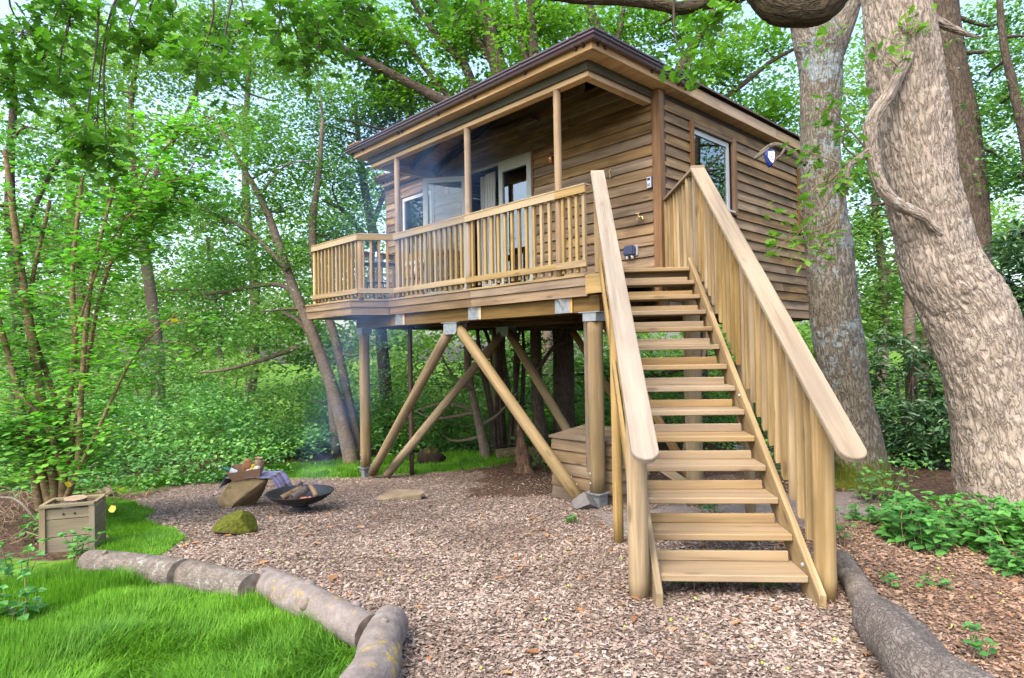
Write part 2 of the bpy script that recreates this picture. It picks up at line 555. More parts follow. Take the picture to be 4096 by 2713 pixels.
def bark_mat(name, light, dark, crack, lichen=0.0, lcol=(0.40, 0.46, 0.44), moss_z=None, su=24, sv=5, bump=0.7, crk=0.75):
    m, nt, bs, out = new_mat(name)
    uv = N(nt, 'ShaderNodeUVMap')
    tc = N(nt, 'ShaderNodeTexCoord')
    nz0 = N(nt, 'ShaderNodeTexNoise', Scale=5.0, Detail=3.0)
    nt.links.new(tc.outputs['Object'], nz0.inputs['Vector'])
    mp = N(nt, 'ShaderNodeMapping')
    mp.inputs['Scale'].default_value = (su * .62, sv * .62, 1)
    nt.links.new(uv.outputs[0], mp.inputs['Vector'])
    fu = N(nt, 'ShaderNodeTexNoise', Scale=1.0, Detail=3.0, Roughness=0.6, Distortion=0.25)
    nt.links.new(mp.outputs[0], fu.inputs['Vector'])
    rid = math_n(nt, 'ABSOLUTE', math_n(nt, 'SUBTRACT', fu.outputs[0], 0.5))
    cr = ramp(nt, rid, [(0.0, (0, 0, 0)), (0.035, (.55, .55, .55)), (0.12, (1, 1, 1))])
    nz = N(nt, 'ShaderNodeTexNoise', Scale=9.0, Detail=6.0, Roughness=0.7)
    nt.links.new(tc.outputs['Object'], nz.inputs['Vector'])
    base = ramp(nt, nz.outputs[0], [(0.32, dark), (0.68, light)])
    cf = math_n(nt, 'MULTIPLY', math_n(nt, 'SUBTRACT', 1.0, cr.outputs[0]), crk)
    c = mix(nt, cf, base.outputs[0], crack)
    if lichen:
        n2 = N(nt, 'ShaderNodeTexNoise', Scale=14.0, Detail=5.0, Roughness=0.75)
        nt.links.new(tc.outputs['Object'], n2.inputs['Vector'])
        n3 = N(nt, 'ShaderNodeTexNoise', Scale=1.1, Detail=2.0)
        nt.links.new(tc.outputs['Object'], n3.inputs['Vector'])
        s = math_n(nt, 'ADD', math_n(nt, 'MULTIPLY', n2.outputs[0], 0.6), math_n(nt, 'MULTIPLY', n3.outputs[0], 0.5))
        lr = ramp(nt, s, [(0.74 - 0.2 * lichen, (0, 0, 0)), (0.78 - 0.2 * lichen, (1, 1, 1))])
        c = mix(nt, math_n(nt, 'MULTIPLY', lr.outputs[0], 0.8), c, lcol)
    if moss_z is not None:
        sx = N(nt, 'ShaderNodeSeparateXYZ')
        nt.links.new(tc.outputs['Object'], sx.inputs[0])
        h = math_n(nt, 'ADD', sx.outputs[2], math_n(nt, 'MULTIPLY', nz.outputs[0], 0.7))
        mr = N(nt, 'ShaderNodeMapRange', clamp=True)
        nt.links.new(h, mr.inputs[0])
        mr.inputs[1].default_value = moss_z + 0.5
        mr.inputs[2].default_value = moss_z + 0.2
        c = mix(nt, mr.outputs[0], c, (0.085, 0.105, 0.012))
    nt.links.new(c, bs.inputs['Base Color'])
    bs.inputs['Roughness'].default_value = 0.9
    bs.inputs['Specular IOR Level'].default_value = 0.15
    hh = math_n(nt, 'ADD', cr.outputs[0], math_n(nt, 'MULTIPLY', nz.outputs[0], 0.5))
    b = N(nt, 'ShaderNodeBump', Strength=bump, Distance=0.02)
    nt.links.new(hh, b.inputs['Height'])
    nt.links.new(b.outputs[0], bs.inputs['Normal'])
    return m

B_LEAN = bark_mat('leaning_oak_bark', (0.37, 0.315, 0.255), (0.26, 0.215, 0.17), (0.10, 0.076, 0.058), lichen=0.3, lcol=(0.40, 0.42, 0.37), su=36, sv=9, crk=.6)
B_FORK = bark_mat('forked_oak_bark', (0.22, 0.195, 0.15), (0.135, 0.115, 0.088), (0.055, 0.045, 0.034), lichen=0.75, lcol=(0.225, 0.275, 0.28), moss_z=0.42, su=40, sv=9)
B_TREE = bark_mat('woodland_bark', (0.13, 0.10, 0.072), (0.07, 0.055, 0.04), (0.03, 0.024, 0.018), lichen=0.2, su=26, sv=7)
B_GREYT = bark_mat('smooth_grey_bark', (0.20, 0.16, 0.12), (0.12, 0.095, 0.07), (0.085, 0.065, 0.05), lichen=0.3, su=10, sv=22, bump=0.3)
B_HAZEL = bark_mat('hazel_bark', (0.27, 0.19, 0.10), (0.16, 0.11, 0.055), (0.09, 0.06, 0.035), su=10, sv=22, bump=0.25)
B_DARK = bark_mat('dark_limb_bark', (0.075, 0.058, 0.032), (0.04, 0.032, 0.018), (0.014, 0.011, 0.008), su=30, sv=9)
B_LOG = bark_mat('grey_log_bark', (0.21, 0.18, 0.15), (0.095, 0.08, 0.066), (0.05, 0.04, 0.033), lichen=0.48, lcol=(0.25, 0.27, 0.24), su=70, sv=22, bump=0.4, crk=.5)
B_LOGY = bark_mat('lichen_log_bark', (0.23, 0.20, 0.18), (0.115, 0.098, 0.088), (0.07, 0.057, 0.05), lichen=0.45, lcol=(0.30, 0.22, 0.04), su=50, sv=40, bump=0.2, crk=.25)
B_LOGR = bark_mat('rough_log_bark', (0.19, 0.165, 0.145), (0.11, 0.093, 0.08), (0.045, 0.037, 0.03), lichen=0.15, su=60, sv=40, bump=0.6, crk=.6)
B_TWIG = plain('twig_bark', (0.20, 0.14, 0.085), rough=0.9, noise=0.4)
B_DTWIG = plain('dark_twig_bark', (0.07, 0.052, 0.035), rough=0.9, noise=0.4)
B_STUMP = bark_mat('rotten_wood', (0.20, 0.12, 0.07), (0.09, 0.055, 0.035), (0.03, 0.02, 0.015), su=30, sv=4)
M_CUT = plain('sawn_log_end', (0.25, 0.175, 0.11), rough=0.9, noise=0.3, nscale=25)
M_CUTD = plain('weathered_log_end', (0.17, 0.13, 0.10), rough=0.9, noise=0.35, nscale=25)

# ------------------------------------------------------------------ leaves
TMPL = {
    'fold': (np.array([(0, 0, 0), (0.33, 0.45, 0.10), (0, 1, 0), (-0.33, 0.45, 0.10)], float),
             np.array([(0, 1, 2), (0, 2, 3)])),
    'slim': (np.array([(0, 0, 0), (0.17, 0.5, 0.05), (0, 1, -0.12), (-0.17, 0.5, 0.05)], float),
             np.array([(0, 1, 2), (0, 2, 3)])),
    'oval': (np.array([(0, 0, 0), (0.30, 0.22, 0.05), (0.40, 0.55, 0.07), (0, 1, -0.03), (-0.40, 0.55, 0.07), (-0.30, 0.22, 0.05), (0, 0.5, 0)], float),
             np.array([(0, 1, 6), (1, 2, 6), (2, 3, 6), (3, 4, 6), (4, 5, 6), (5, 0, 6)])),
    'oak': (np.array([(0, 0, 0), (0.13, 0.14, .02), (0.10, 0.26, .01), (0.27, 0.36, .04), (0.15, 0.48, .01), (0.33, 0.62, .05), (0.16, 0.70, .01), (0.2, 0.86, .03), (0, 1, -.02),
                      (-0.2, 0.86, .03), (-0.16, 0.70, .01), (-0.33, 0.62, .05), (-0.15, 0.48, .01), (-0.27, 0.36, .04), (-0.10, 0.26, .01), (-0.13, 0.14, .02), (0, 0.5, -0.01)], float),
            np.array([(i, (i + 1) % 16, 16) for i in range(16)])),
    'toothed': (np.array([(0, 0, 0), (0.30, 0.12, .03), (0.38, 0.32, .05), (0.26, 0.62, .03), (0, 1, -.08), (-0.26, 0.62, .03), (-0.38, 0.32, .05), (-0.30, 0.12, .03), (0, 0.4, -.01)], float),
                np.array([(i, (i + 1) % 8, 8) for i in range(8)])),
}

def leaf_arrays(P, size, tmpl, up=0.5, dirs=None, dirw=0.0, droop=0.0):
    """P (N,3) leaf bases; up: how much blades face upward; dirs: preferred growth direction"""
    T, Fc = TMPL[tmpl]
    n = len(P)
    nrm = rng.normal(size=(n, 3))
    nrm /= np.linalg.norm(nrm, axis=1)[:, None]
    nrm[:, 2] = np.abs(nrm[:, 2])
    nrm = nrm * (1 - up) + np.array([0, 0, 1.0]) * up
    nrm /= np.linalg.norm(nrm, axis=1)[:, None]
    y = rng.normal(size=(n, 3))
    y /= np.linalg.norm(y, axis=1)[:, None]
    if dirs is not None: y = y * (1 - dirw) + dirs * dirw
    y[:, 2] -= droop
    y -= (y * nrm).sum(1)[:, None] * nrm
    y /= np.linalg.norm(y, axis=1)[:, None] + 1e-9
    x = np.cross(y, nrm)
    s = (np.full(n, size) if np.isscalar(size) else size)[:, None, None]
    V = P[:, None, :] + s * (T[None, :, 0:1] * x[:, None, :] + T[None, :, 1:2] * y[:, None, :] + T[None, :, 2:3] * nrm[:, None, :])
    Q = (Fc[None] + (np.arange(n) * len(T))[:, None, None])
    return V.reshape(-1, 3), Q.reshape(-1, 3)

def leaves(name, parts, mat, parent=None):
    Vs, Qs, off = [], [], 0
    for V, Q in parts:
        Vs.append(V); Qs.append(Q + off)
        off += len(V)
    me = np_mesh(name, np.vstack(Vs), np.vstack(Qs))
    me.materials.append(mat)
    return link(name, me, None, parent)

def spray_points(clumps, per=22, sr=0.3, flat=0.45, hollow=0.35):
    """clumps: (x,y,z, rx,ry,rz, n sprays) -> leaf base points grouped in flattish sprays"""
    out, dirs = [], []
    for (x, y, z, rx, ry, rz, n) in clumps:
        n = int(n)
        d = rng.normal(size=(n, 3))
        d /= np.linalg.norm(d, axis=1)[:, None]
        rr = (hollow + (1 - hollow) * rng.random(n)) ** 0.6
        rad3 = np.array([rx, ry, rz])
        c = np.array([x, y, z]) + d * rr[:, None] * rad3
        grp = rng.integers(0, max(1, n // 6), n)              # boughs: sprays drawn together round a few centres
        c = c[grp] * 0.72 + c * 0.28 + rng.normal(size=(n, 3)) * rad3 * 0.10
        k = rng.normal(size=(n, per, 3)) * np.array([sr, sr, sr * flat])
        k[..., 2] -= 0.25 * np.abs(k[..., 0])
        out.append((c[:, None, :] + k).reshape(-1, 3))
        dd = np.repeat(d[:, None, :], per, 1).reshape(-1, 3)
        dirs.append(dd)
    return np.vstack(out), np.vstack(dirs)

def crown(name, clumps, mat, size, parent=None, per=22, sr=0.3, tmpl='fold', up=0.45, kind=None, flat=0.45):
    P, D = spray_points(clumps, per, sr, flat)
    sz = size * (0.65 + 0.7 * rng.random(len(P)))
    o = leaves(name, [leaf_arrays(P, sz, tmpl, up, D, 0.4, 0.2)], mat, parent)
    if kind: o['kind'] = kind
    return o

# ================================================================== the setting: ground
LAWN = [(p.x, p.y) for p in [gp(-150, 2330), gp(60, 2230), gp(330, 2225), gp(520, 2255), gp(720, 2310), gp(980, 2375), gp(1080, 2365),
                             gp(1230, 2440), gp(1390, 2520), gp(1430, 2590), gp(1390, 2760)]] + [(-0.78, 1.6), (-4.5, 1.6)]
LAWN2 = [(p.x, p.y) for p in [gp(370, 2205), gp(560, 2235), gp(640, 2225), gp(700, 2170), gp(640, 2120), gp(600, 2060), gp(560, 2000), gp(420, 1990), gp(350, 2040)]]
LAWN3 = [(p.x, p.y) for p in [gp(420, 1985), gp(560, 1962), gp(800, 1925), gp(1100, 1915), gp(1420, 1912), gp(1700, 1895), gp(1950, 1868)]] + \
        [(1.0, 15.2), (-3.0, 14.2), (-6.2, 12.8), (-8.2, 11.2)]

def in_poly(x, y, poly):
    c = np.zeros(len(x), bool)
    n = len(poly)
    for i in range(n):
        x1, y1 = poly[i]
        x2, y2 = poly[(i + 1) % n]
        hit = ((y1 > y) != (y2 > y)) & (x < (x2 - x1) * (y - y1) / (y2 - y1 + 1e-12) + x1)
        c ^= hit
    return c

def wob(x, y, s=1.5, a=0.18):
    q = np.stack([x * s, y * s, np.zeros_like(x) + 3.1], -1)
    q2 = q + 11.7
    return x + a * fbm(q, 2), y + a * fbm(q2, 2)

def axis(segs):
    o = []
    for a, b, st in segs: o += list(np.arange(a, b, st))
    return np.array(o)

gx = axis([(-90, -30, 10), (-30, -12, 2), (-12, -6, .5), (-6, 5, .09), (5, 12, .4), (12, 30, 2), (30, 91, 10)])
gy = axis([(-12, 1.4, 1.2), (1.4, 9, .09), (9, 15, .2), (15, 30, 1), (30, 121, 10)])
GX, GY = np.meshgrid(gx, gy)
x, y = GX.ravel(), GY.ravel()
z = ground_z_np(x, y)
q = np.stack([x * .9, y * .9, np.zeros_like(x)], -1)
near = np.clip(1 - np.hypot(x, y - 5) / 14, 0, 1)
z = z + 0.035 * fbm(q, 3) * near * np.clip((y - 2) / 2, 0, 1) * (np.abs(x - 1.4) > 1.2) - 0.005
rise = np.clip(y - 17, 0, 60)
z = z + 0.004 * rise
nx, ny = len(gx), len(gy)
ii = (np.arange(ny - 1)[:, None] * nx + np.arange(nx - 1)[None, :])
Q = np.stack([ii, ii + 1, ii + nx + 1, ii + nx], -1).reshape(-1, 4)
me = np_mesh('ground', np.stack([x, y, z], 1), Q, None, None, True)
GROUND_GRID = (gx, gy, z.reshape(ny, nx))

def gz(xx, yy):
    """height of the ground mesh"""
    xx, yy = np.asarray(xx, float), np.asarray(yy, float)
    i = np.clip(np.searchsorted(gx, xx) - 1, 0, nx - 2)
    j = np.clip(np.searchsorted(gy, yy) - 1, 0, ny - 2)
    fx = (xx - gx[i]) / (gx[i + 1] - gx[i])
    fy = (yy - gy[j]) / (gy[j + 1] - gy[j])
    Z = GROUND_GRID[2]
    return Z[j, i] * (1 - fx) * (1 - fy) + Z[j, i + 1] * fx * (1 - fy) + Z[j + 1, i] * (1 - fx) * fy + Z[j + 1, i + 1] * fx * fy

def zones(x, y):
    """0 chips, 1 grass, 2 dark leaf litter, 3 bare grey soil"""
    wx, wy = wob(x, y)
    g = in_poly(wx, wy, LAWN) | in_poly(wx, wy, LAWN2) | in_poly(wx, wy, LAWN3)
    far = (wy > 12.6 + 0.12 * wx) | (wx < -5.9 + 0.0 * wy) | (wx < -3.9 - (wy - 5.6) * 0.55) | ((wx > 3.1) & (wy > 6.3)) | ((wy > 9.2) & (wx > -0.6))
    soil = (wx > 1.0) & (wx < 4.1) & (wy > 6.0) & (wy < 7.6)
    o = np.zeros(len(x), int)
    o[far] = 2
    o[soil] = 3
    o[g] = 1
    o[(wy > 16.5) | ((wx < -9) & (wy > 9))] = 1
    return o

zc = zones(x, y)
att = me.color_attributes.new('zone', 'FLOAT_COLOR', 'POINT')
colr = np.zeros((len(x), 4), np.float32)
colr[:, 0] = zc == 1
colr[:, 1] = zc == 2
colr[:, 2] = zc == 3
colr[:, 3] = 1
att.data.foreach_set('color', colr.ravel())

def ground_mat():
    m, nt, bs, out = new_mat('woodchip_ground')
    tc = N(nt, 'ShaderNodeTexCoord')
    at = N(nt, 'ShaderNodeAttribute', attribute_name='zone')
    sp = N(nt, 'ShaderNodeSeparateColor')
    nt.links.new(at.outputs['Color'], sp.inputs[0])
    vo = N(nt, 'ShaderNodeTexVoronoi', Scale=42.0)
    nz = N(nt, 'ShaderNodeTexNoise', Scale=6.0, Detail=3.0)
    ad = N(nt, 'ShaderNodeVectorMath', operation='MULTIPLY_ADD')
    nt.links.new(tc.outputs['Object'], nz.inputs['Vector'])
    nt.links.new(nz.outputs['Color'], ad.inputs[0])
    ad.inputs[1].default_value = (0.08, 0.08, 0.08)
    nt.links.new(tc.outputs['Object'], ad.inputs[2])
    nt.links.new(ad.outputs[0], vo.inputs['Vector'])
    s2 = N(nt, 'ShaderNodeSeparateColor')
    nt.links.new(vo.outputs['Color'], s2.inputs[0])
    chips = ramp(nt, s2.outputs[0], [(0.0, (0.055, 0.036, 0.027)), (0.45, (0.125, 0.09, 0.072)), (1.0, (0.26, 0.205, 0.17))])
    n2 = N(nt, 'ShaderNodeTexNoise', Scale=3.0, Detail=8.0, Roughness=0.8)
    nt.links.new(tc.outputs['Object'], n2.inputs['Vector'])
    grass = ramp(nt, n2.outputs[0], [(0.35, (0.06, 0.12, 0.012)), (0.65, (0.12, 0.24, 0.02))])
    litter = ramp(nt, s2.outputs[1], [(0.0, (0.028, 0.02, 0.014)), (0.7, (0.08, 0.05, 0.033)), (1.0, (0.16, 0.095, 0.055))])
    soil = ramp(nt, n2.outputs[0], [(0.3, (0.14, 0.115, 0.10)), (0.7, (0.26, 0.225, 0.20))])
    c = mix(nt, sp.outputs[1], chips.outputs[0], litter.outputs[0])
    c = mix(nt, sp.outputs[2], c, soil.outputs[0])
    c = mix(nt, sp.outputs[0], c, grass.outputs[0])
    nt.links.new(c, bs.inputs['Base Color'])
    bs.inputs['Roughness'].default_value = 0.95
    bs.inputs['Specular IOR Level'].default_value = 0.1
    b = N(nt, 'ShaderNodeBump', Strength=0.8, Distance=0.015)
    nt.links.new(s2.outputs[2], b.inputs['Height'])
    nt.links.new(b.outputs[0], bs.inputs['Normal'])
    return m
link('ground', me, ground_mat())['kind'] = 'structure'

# ---------------------------------------------------------------- loose chips on the ground
def chip_mat():
    m, nt, bs, out = new_mat('wood_chips')
    ge = N(nt, 'ShaderNodeNewGeometry')
    r = ramp(nt, ge.outputs['Random Per Island'],
             [(0.0, (0.075, 0.052, 0.037)), (0.18, (0.15, 0.11, 0.083)), (0.5, (0.27, 0.207, 0.165)), (0.82, (0.345, 0.275, 0.222)), (0.95, (0.40, 0.335, 0.28)), (1.0, (0.30, 0.13, 0.05))])
    # fresher, redder bark mulch right of the stairs; damp darker patches
    tc = N(nt, 'ShaderNodeTexCoord')
    sx = N(nt, 'ShaderNodeSeparateXYZ')
    nt.links.new(tc.outputs['Object'], sx.inputs[0])
    nz = N(nt, 'ShaderNodeTexNoise', Scale=0.9, Detail=4.0)
    nt.links.new(tc.outputs['Object'], nz.inputs['Vector'])
    mr = N(nt, 'ShaderNodeMapRange', clamp=True)
    nt.links.new(math_n(nt, 'ADD', sx.outputs[0], math_n(nt, 'MULTIPLY', nz.outputs[0], 0.8)), mr.inputs[0])
    mr.inputs[1].default_value = 2.3
    mr.inputs[2].default_value = 2.8
    c = mix(nt, mr.outputs[0], r.outputs[0], mix(nt, 1.0, r.outputs[0], (1.06, 0.88, 0.72), 'MULTIPLY'))
    pr = ramp(nt, nz.outputs[0], [(0.35, (0.70, 0.68, 0.66)), (0.6, (1.08, 1.08, 1.08))])
    c = mix(nt, 1.0, c, pr.outputs[0], 'MULTIPLY')
    nt.links.new(c, bs.inputs['Base Color'])
    bs.inputs['Roughness'].default_value = 0.9
    bs.inputs['Specular IOR Level'].default_value = 0.2
    return m

def scatter(n_per_m2, x0, x1, y0, y1):
    n = int(n_per_m2 * (x1 - x0) * (y1 - y0))
    return rng.uniform(x0, x1, n), rng.uniform(y0, y1, n)

def chips(name, rings, warm=False):
    xs, ys = [], []
    for dens, x0, x1, y0, y1 in rings:
        a, b = scatter(dens, x0, x1, y0, y1)
        keep = np.abs(a) < b * 0.86 + 0.4
        xs.append(a[keep]); ys.append(b[keep])
    X, Y = np.concatenate(xs), np.concatenate(ys)
    zz = zones(X, Y)
    keep = (zz == 0) | ((zz == 2) & (rng.random(len(X)) < 0.25)) | ((zz == 3) & (rng.random(len(X)) < 0.12)) | ((zz == 1) & (rng.random(len(X)) < 0.03))
    X, Y = X[keep], Y[keep]
    n = len(X)
    Z = gz(X, Y)
    L = rng.gamma(3.5, 0.0040, n) + 0.007
    Wd = L * rng.uniform(0.22, 0.75, n)
    Wd = np.minimum(Wd, 0.03)
    yaw = rng.uniform(0, 2 * np.pi, n)
    tl, tr = rng.normal(0, 0.20, n), rng.normal(0, 0.28, n)
    ux = np.stack([np.cos(yaw) * np.cos(tl), np.sin(yaw) * np.cos(tl), np.sin(tl)], 1)
    uy = np.stack([-np.sin(yaw) * np.cos(tr), np.cos(yaw) * np.cos(tr), np.sin(tr)], 1)
    uz = np.cross(ux, uy)
    P = np.stack([X, Y, Z + 0.004 + np.abs(rng.normal(0, 0.008, n))], 1)
    k = np.array([(-.5, -.45, 0), (.45, -.5, 0), (.55, .4, 0), (-.4, .5, 0), (0.05, 0, .5)], float)
    j = k[None] + rng.uniform(-.16, .16, (n, 5, 3)) * np.array([1, 1, 0])
    th = (Wd * 0.28)[:, None, None]
    V = P[:, None] + j[..., 0:1] * (L[:, None, None] * ux[:, None]) + j[..., 1:2] * (Wd[:, None, None] * uy[:, None]) + j[..., 2:3] * th * uz[:, None]
    F = np.array([(0, 1, 4), (1, 2, 4), (2, 3, 4), (3, 0, 4)])[None] + (np.arange(n) * 5)[:, None, None]
    me = np_mesh(name, V.reshape(-1, 3), F.reshape(-1, 3))
    o = link(name, me, chip_mat())
    o['kind'] = 'stuff'
    o['label'] = 'pale wood chips strewn over the clearing around the stairs and fire bowl'
    return o
chips('woodchips', [(7000, -1.3, 4.2, 2.2, 4.2), (4000, -3.6, 5.0, 4.2, 6.2), (1900, -5.2, 4.5, 6.2, 9.0), (750, -6.5, 2.5, 9.0, 12.6)])

# ---------------------------------------------------------------- grass
def grass(name, poly, dens, lmin, lmax, label, lean=0.55, box=None, width=0.0026):
    P = np.array(poly)
    x0, y0 = P.min(0) - .2
    x1, y1 = P.max(0) + .2
    if box: x0, x1, y0, y1 = max(x0, box[0]), min(x1, box[1]), max(y0, box[2]), min(y1, box[3])
    X, Y = scatter(dens, x0, x1, y0, y1)
    wx, wy = wob(X, Y)
    keep = in_poly(wx, wy, poly)
    X, Y = X[keep], Y[keep]
    n = len(X)
    q = np.stack([X * 2.3, Y * 2.3, np.zeros(n)], 1)
    tuft = 0.5 + 0.5 * fbm(q * 1.5, 2)
    L = (lmin + (lmax - lmin) * np.clip(tuft, 0, 1.2)) * rng.uniform(0.55, 1.25, n)
    ang = 2.6 * fbm(q * 0.55 + 5, 2) * 2 + rng.normal(0, 1.1, n)
    d = np.stack([np.cos(ang), np.sin(ang), np.zeros(n)], 1)
    ln = np.clip(lean * (0.6 + 0.6 * vnoise(q * 0.8 + 9)) + rng.normal(0, .12, n), 0.05, 1.1)
    B = np.stack([X, Y, gz(X, Y) - 0.004], 1)
    side = np.stack([-np.sin(ang), np.cos(ang), np.zeros(n)], 1) * (width * rng.uniform(.7, 1.5, n))[:, None]
    up = np.array([0, 0, 1.0])
    m1 = B + (up * (0.50 * L * np.cos(ln * 0.5))[:, None]) + d * (0.5 * L * np.sin(ln * 0.5))[:, None]
    t1 = m1 + up * (0.5 * L * np.cos(ln * 1.7))[:, None] + d * (0.5 * L * np.sin(ln * 1.7))[:, None]
    V = np.stack([B - side, B + side, m1 + side * .8, m1 - side * .8, t1], 1).reshape(-1, 3)
    F = np.array([(0, 1, 2), (0, 2, 3), (3, 2, 4)])[None] + (np.arange(n) * 5)[:, None, None]
    me = np_mesh(name, V, F.reshape(-1, 3))
    o = link(name, me, L_GRASS)
    tag(o, label, None, None, 'stuff')
    return o
grass('grass', LAWN, 19000, 0.05, 0.165, 'long bright green grass in front of the border logs', lean=0.62, box=(-3.6, -0.6, 2.2, 6.4))
grass('grass', LAWN2, 9000, 0.03, 0.085, 'short grass between the wooden crate and the wood chips', lean=0.5)
grass('grass', LAWN3, 2200, 0.05, 0.16, 'strip of grass along the far edge of the wood chips', lean=0.5, width=0.005)

# ================================================================== the tree house
E0 = Vector((0.967, 7.908, 0))           # front right corner of the deck
TH = tag(empty('treehouse', E0, -YAW_H), 'brown timber clad treehouse on stilts with a porch and pale railings', 'treehouse')

def L(U, V, z):
    """U metres leftwards along the deck front, V inwards"""
    return Vector((-U, V, z))

def th_world(U, V):
    c, s = math.cos(YAW_H), math.sin(YAW_H)
    return Vector((E0.x - c * U + s * V, E0.y + s * U + c * V, 0))

def gl(U, V):
    w = th_world(U, V)
    return float(gz(w.x, w.y))

DZ = 2.549           # deck surface
SOF = 5.263          # soffit
# ---- stilts, shoes, collars
def stilt(U, V, r=0.1, top=2.07):
    g = gl(U, V)
    p = post(TH, 'stilt', L(U, V, g + 0.16), L(U, V, top - 0.02), r, M_POLE, rough=0.03, nr=20)
    inv = MLOC[p.name].inverted()
    bm = bmesh.new()
    box_into(bm, (0, 0, 0), (0.20, 0.17, 0.17))
    box_into(bm, (0.105, 0, 0), (0.012, 0.25, 0.25))
    o = bm_obj('steel_shoe', bm, M_GALV, p)
    o.location = inv @ L(U, V, g + 0.07)
    bm = bmesh.new()
    box_into(bm, (0, 0, 0), (0.11, 0.215, 0.215))
    box_into(bm, (0.058, 0, 0), (0.01, 0.34, 0.24))
    o = bm_obj('steel_collar', bm, M_GALV, p)
    o.location = inv @ L(U, V, top - 0.06)
    for dz in (0.30, 0.42):
        bm = bmesh.new()
        bmesh.ops.create_icosphere(bm, subdivisions=1, radius=0.016)
        o = bm_obj('bolt', bm, M_GALV, p)
        o.location = inv @ L(U + 0.04, V - r * 0.92, g + dz)
    return p
stilt(0.02, 0.15)
stilt(5.78, 0.15)
stilt(5.78, 3.6)
stilt(0.3, 4.6)

def brace(A, B, r=0.085):
    p = post(TH, 'brace', A, B, r, M_POLE, rough=0.03, nr=18)
    bm = bmesh.new()
    for k in (0.16, 0.28):
        bmesh.ops.create_icosphere(bm, subdivisions=1, radius=0.017, matrix=Matrix.Translation((-(Vector(A) - Vector(B)).length / 2 + k, -r * .6, r * .75)))
    bm_obj('bolt', bm, M_GALV, p)
    return p
AP = (2.93, 0.16)
AP2 = (4.25, 2.5)
brace(L(5.55, 0.15, gl(5.5, .15) + 0.10), L(AP[0] + 0.09, AP[1], 1.98))
brace(L(0.33, 0.12, gl(.3, .12) + 0.08), L(AP[0] - 0.09, AP[1], 1.98))
brace(L(5.30, 0.30, gl(5.3, .3) + 0.05), L(AP2[0] + 0.07, AP2[1], 1.95))
brace(L(1.9, 2.4, gl(1.9, 2.4) + 0.05), L(AP2[0] - 0.09, AP2[1], 1.95))
brace(L(1.25, 3.2, gl(1.2, 3.2) + 0.05), L(3.4, 3.6, 1.95), 0.07)

def clip_plate(name, c, w, h, t):
    bm = bmesh.new()
    k = 0.045
    pts = [(-w / 2, h / 2), (-w / 2, -h / 2 + k), (-w / 2 + k, -h / 2), (w / 2 - k, -h / 2), (w / 2, -h / 2 + k), (w / 2, h / 2)]
    for s in (-1, 1):
        a = [bm.verts.new((x, s * 0.1, y)) for x, y in pts]
        b = [bm.verts.new((x, s * 0.1 + t, y)) for x, y in pts]
        bm.faces.new(a)
        bm.faces.new(b[::-1])
        for i in range(6): bm.faces.new((a[i], b[i], b[(i + 1) % 6], a[(i + 1) % 6]))
    box_into(bm, (0, 0.003, h / 2), (w + 0.08, 0.24, 0.012))
    for x in (-0.06, 0.06):
        bmesh.ops.create_icosphere(bm, subdivisions=1, radius=0.017, matrix=Matrix.Translation((x, -0.1, -h * .15)))
    bmesh.ops.recalc_face_normals(bm, faces=bm.faces)
    o = bm_obj(name, bm, M_GALV, TH)
    o.location = c
    return o
clip_plate('steel_node_plate', L(AP[0], AP[1], 1.965), 0.34, 0.19, 0.008)
clip_plate('steel_node_plate', L(AP2[0], AP2[1], 1.965), 0.34, 0.19, 0.008)

# ---- floor beams
def beam(A, B, w, h, mat=M_BEAM, name='floor_beam'):
    return board(TH, name, A, B, w, h, mat, bev=0.006)
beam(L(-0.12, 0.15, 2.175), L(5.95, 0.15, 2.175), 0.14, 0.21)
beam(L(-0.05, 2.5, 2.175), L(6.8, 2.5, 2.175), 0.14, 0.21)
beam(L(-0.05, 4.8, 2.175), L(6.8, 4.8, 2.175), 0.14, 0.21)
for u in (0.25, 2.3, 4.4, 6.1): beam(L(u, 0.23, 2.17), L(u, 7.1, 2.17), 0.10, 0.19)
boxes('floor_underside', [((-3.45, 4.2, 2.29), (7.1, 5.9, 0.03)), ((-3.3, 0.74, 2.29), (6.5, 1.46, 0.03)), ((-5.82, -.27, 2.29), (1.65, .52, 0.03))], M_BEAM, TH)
for u in (0.50, 2.34, 4.41):
    bm = bmesh.new()
    box_into(bm, (0, 0, 0), (0.26, 0.008, 0.22))
    for x in (-0.1, 0.1):
        for zz in (-0.085, 0.085):
            bmesh.ops.create_icosphere(bm, subdivisions=1, radius=0.011, matrix=Matrix.Translation((x, -0.006, zz)))
    o = bm_obj('joist_hanger', bm, M_GALV, TH)
    o.location = L(u, 0.072, 2.19)
    bm = bmesh.new()
    a = [bm.verts.new(p) for p in ((-0.09, -0.005, 0.08), (0.02, -0.005, -0.1), (-0.02, -0.06, 0.09), (0.09, -0.005, 0.08))]
    for f in ((0, 1, 2), (1, 3, 2), (0, 2, 3)): bm.faces.new([a[i] for i in f])
    bm_obj('gusset', bm, M_GALV, o)
    board(TH, 'packing_block', L(u - 0.16, 0.065, 2.075), L(u - 0.16, 0.065, 2.28), 0.05, 0.02, M_FASCIA, up=(0, -1, 0))
board(TH, 'trim_board', L(0.2, 0.19, 2.06), L(0.2, 0.19, 0.0), 0.06, 0.03, M_BOXW, up=(0, -1, 0))
p = post(TH, 'drain_pipe', L(5.18, 0.81, gl(5.18, .81) - .02), L(5.18, 0.81, 2.28), 0.045, plain('brown_drain_pipe', (0.06, 0.03, 0.028), rough=0.4), rough=0)

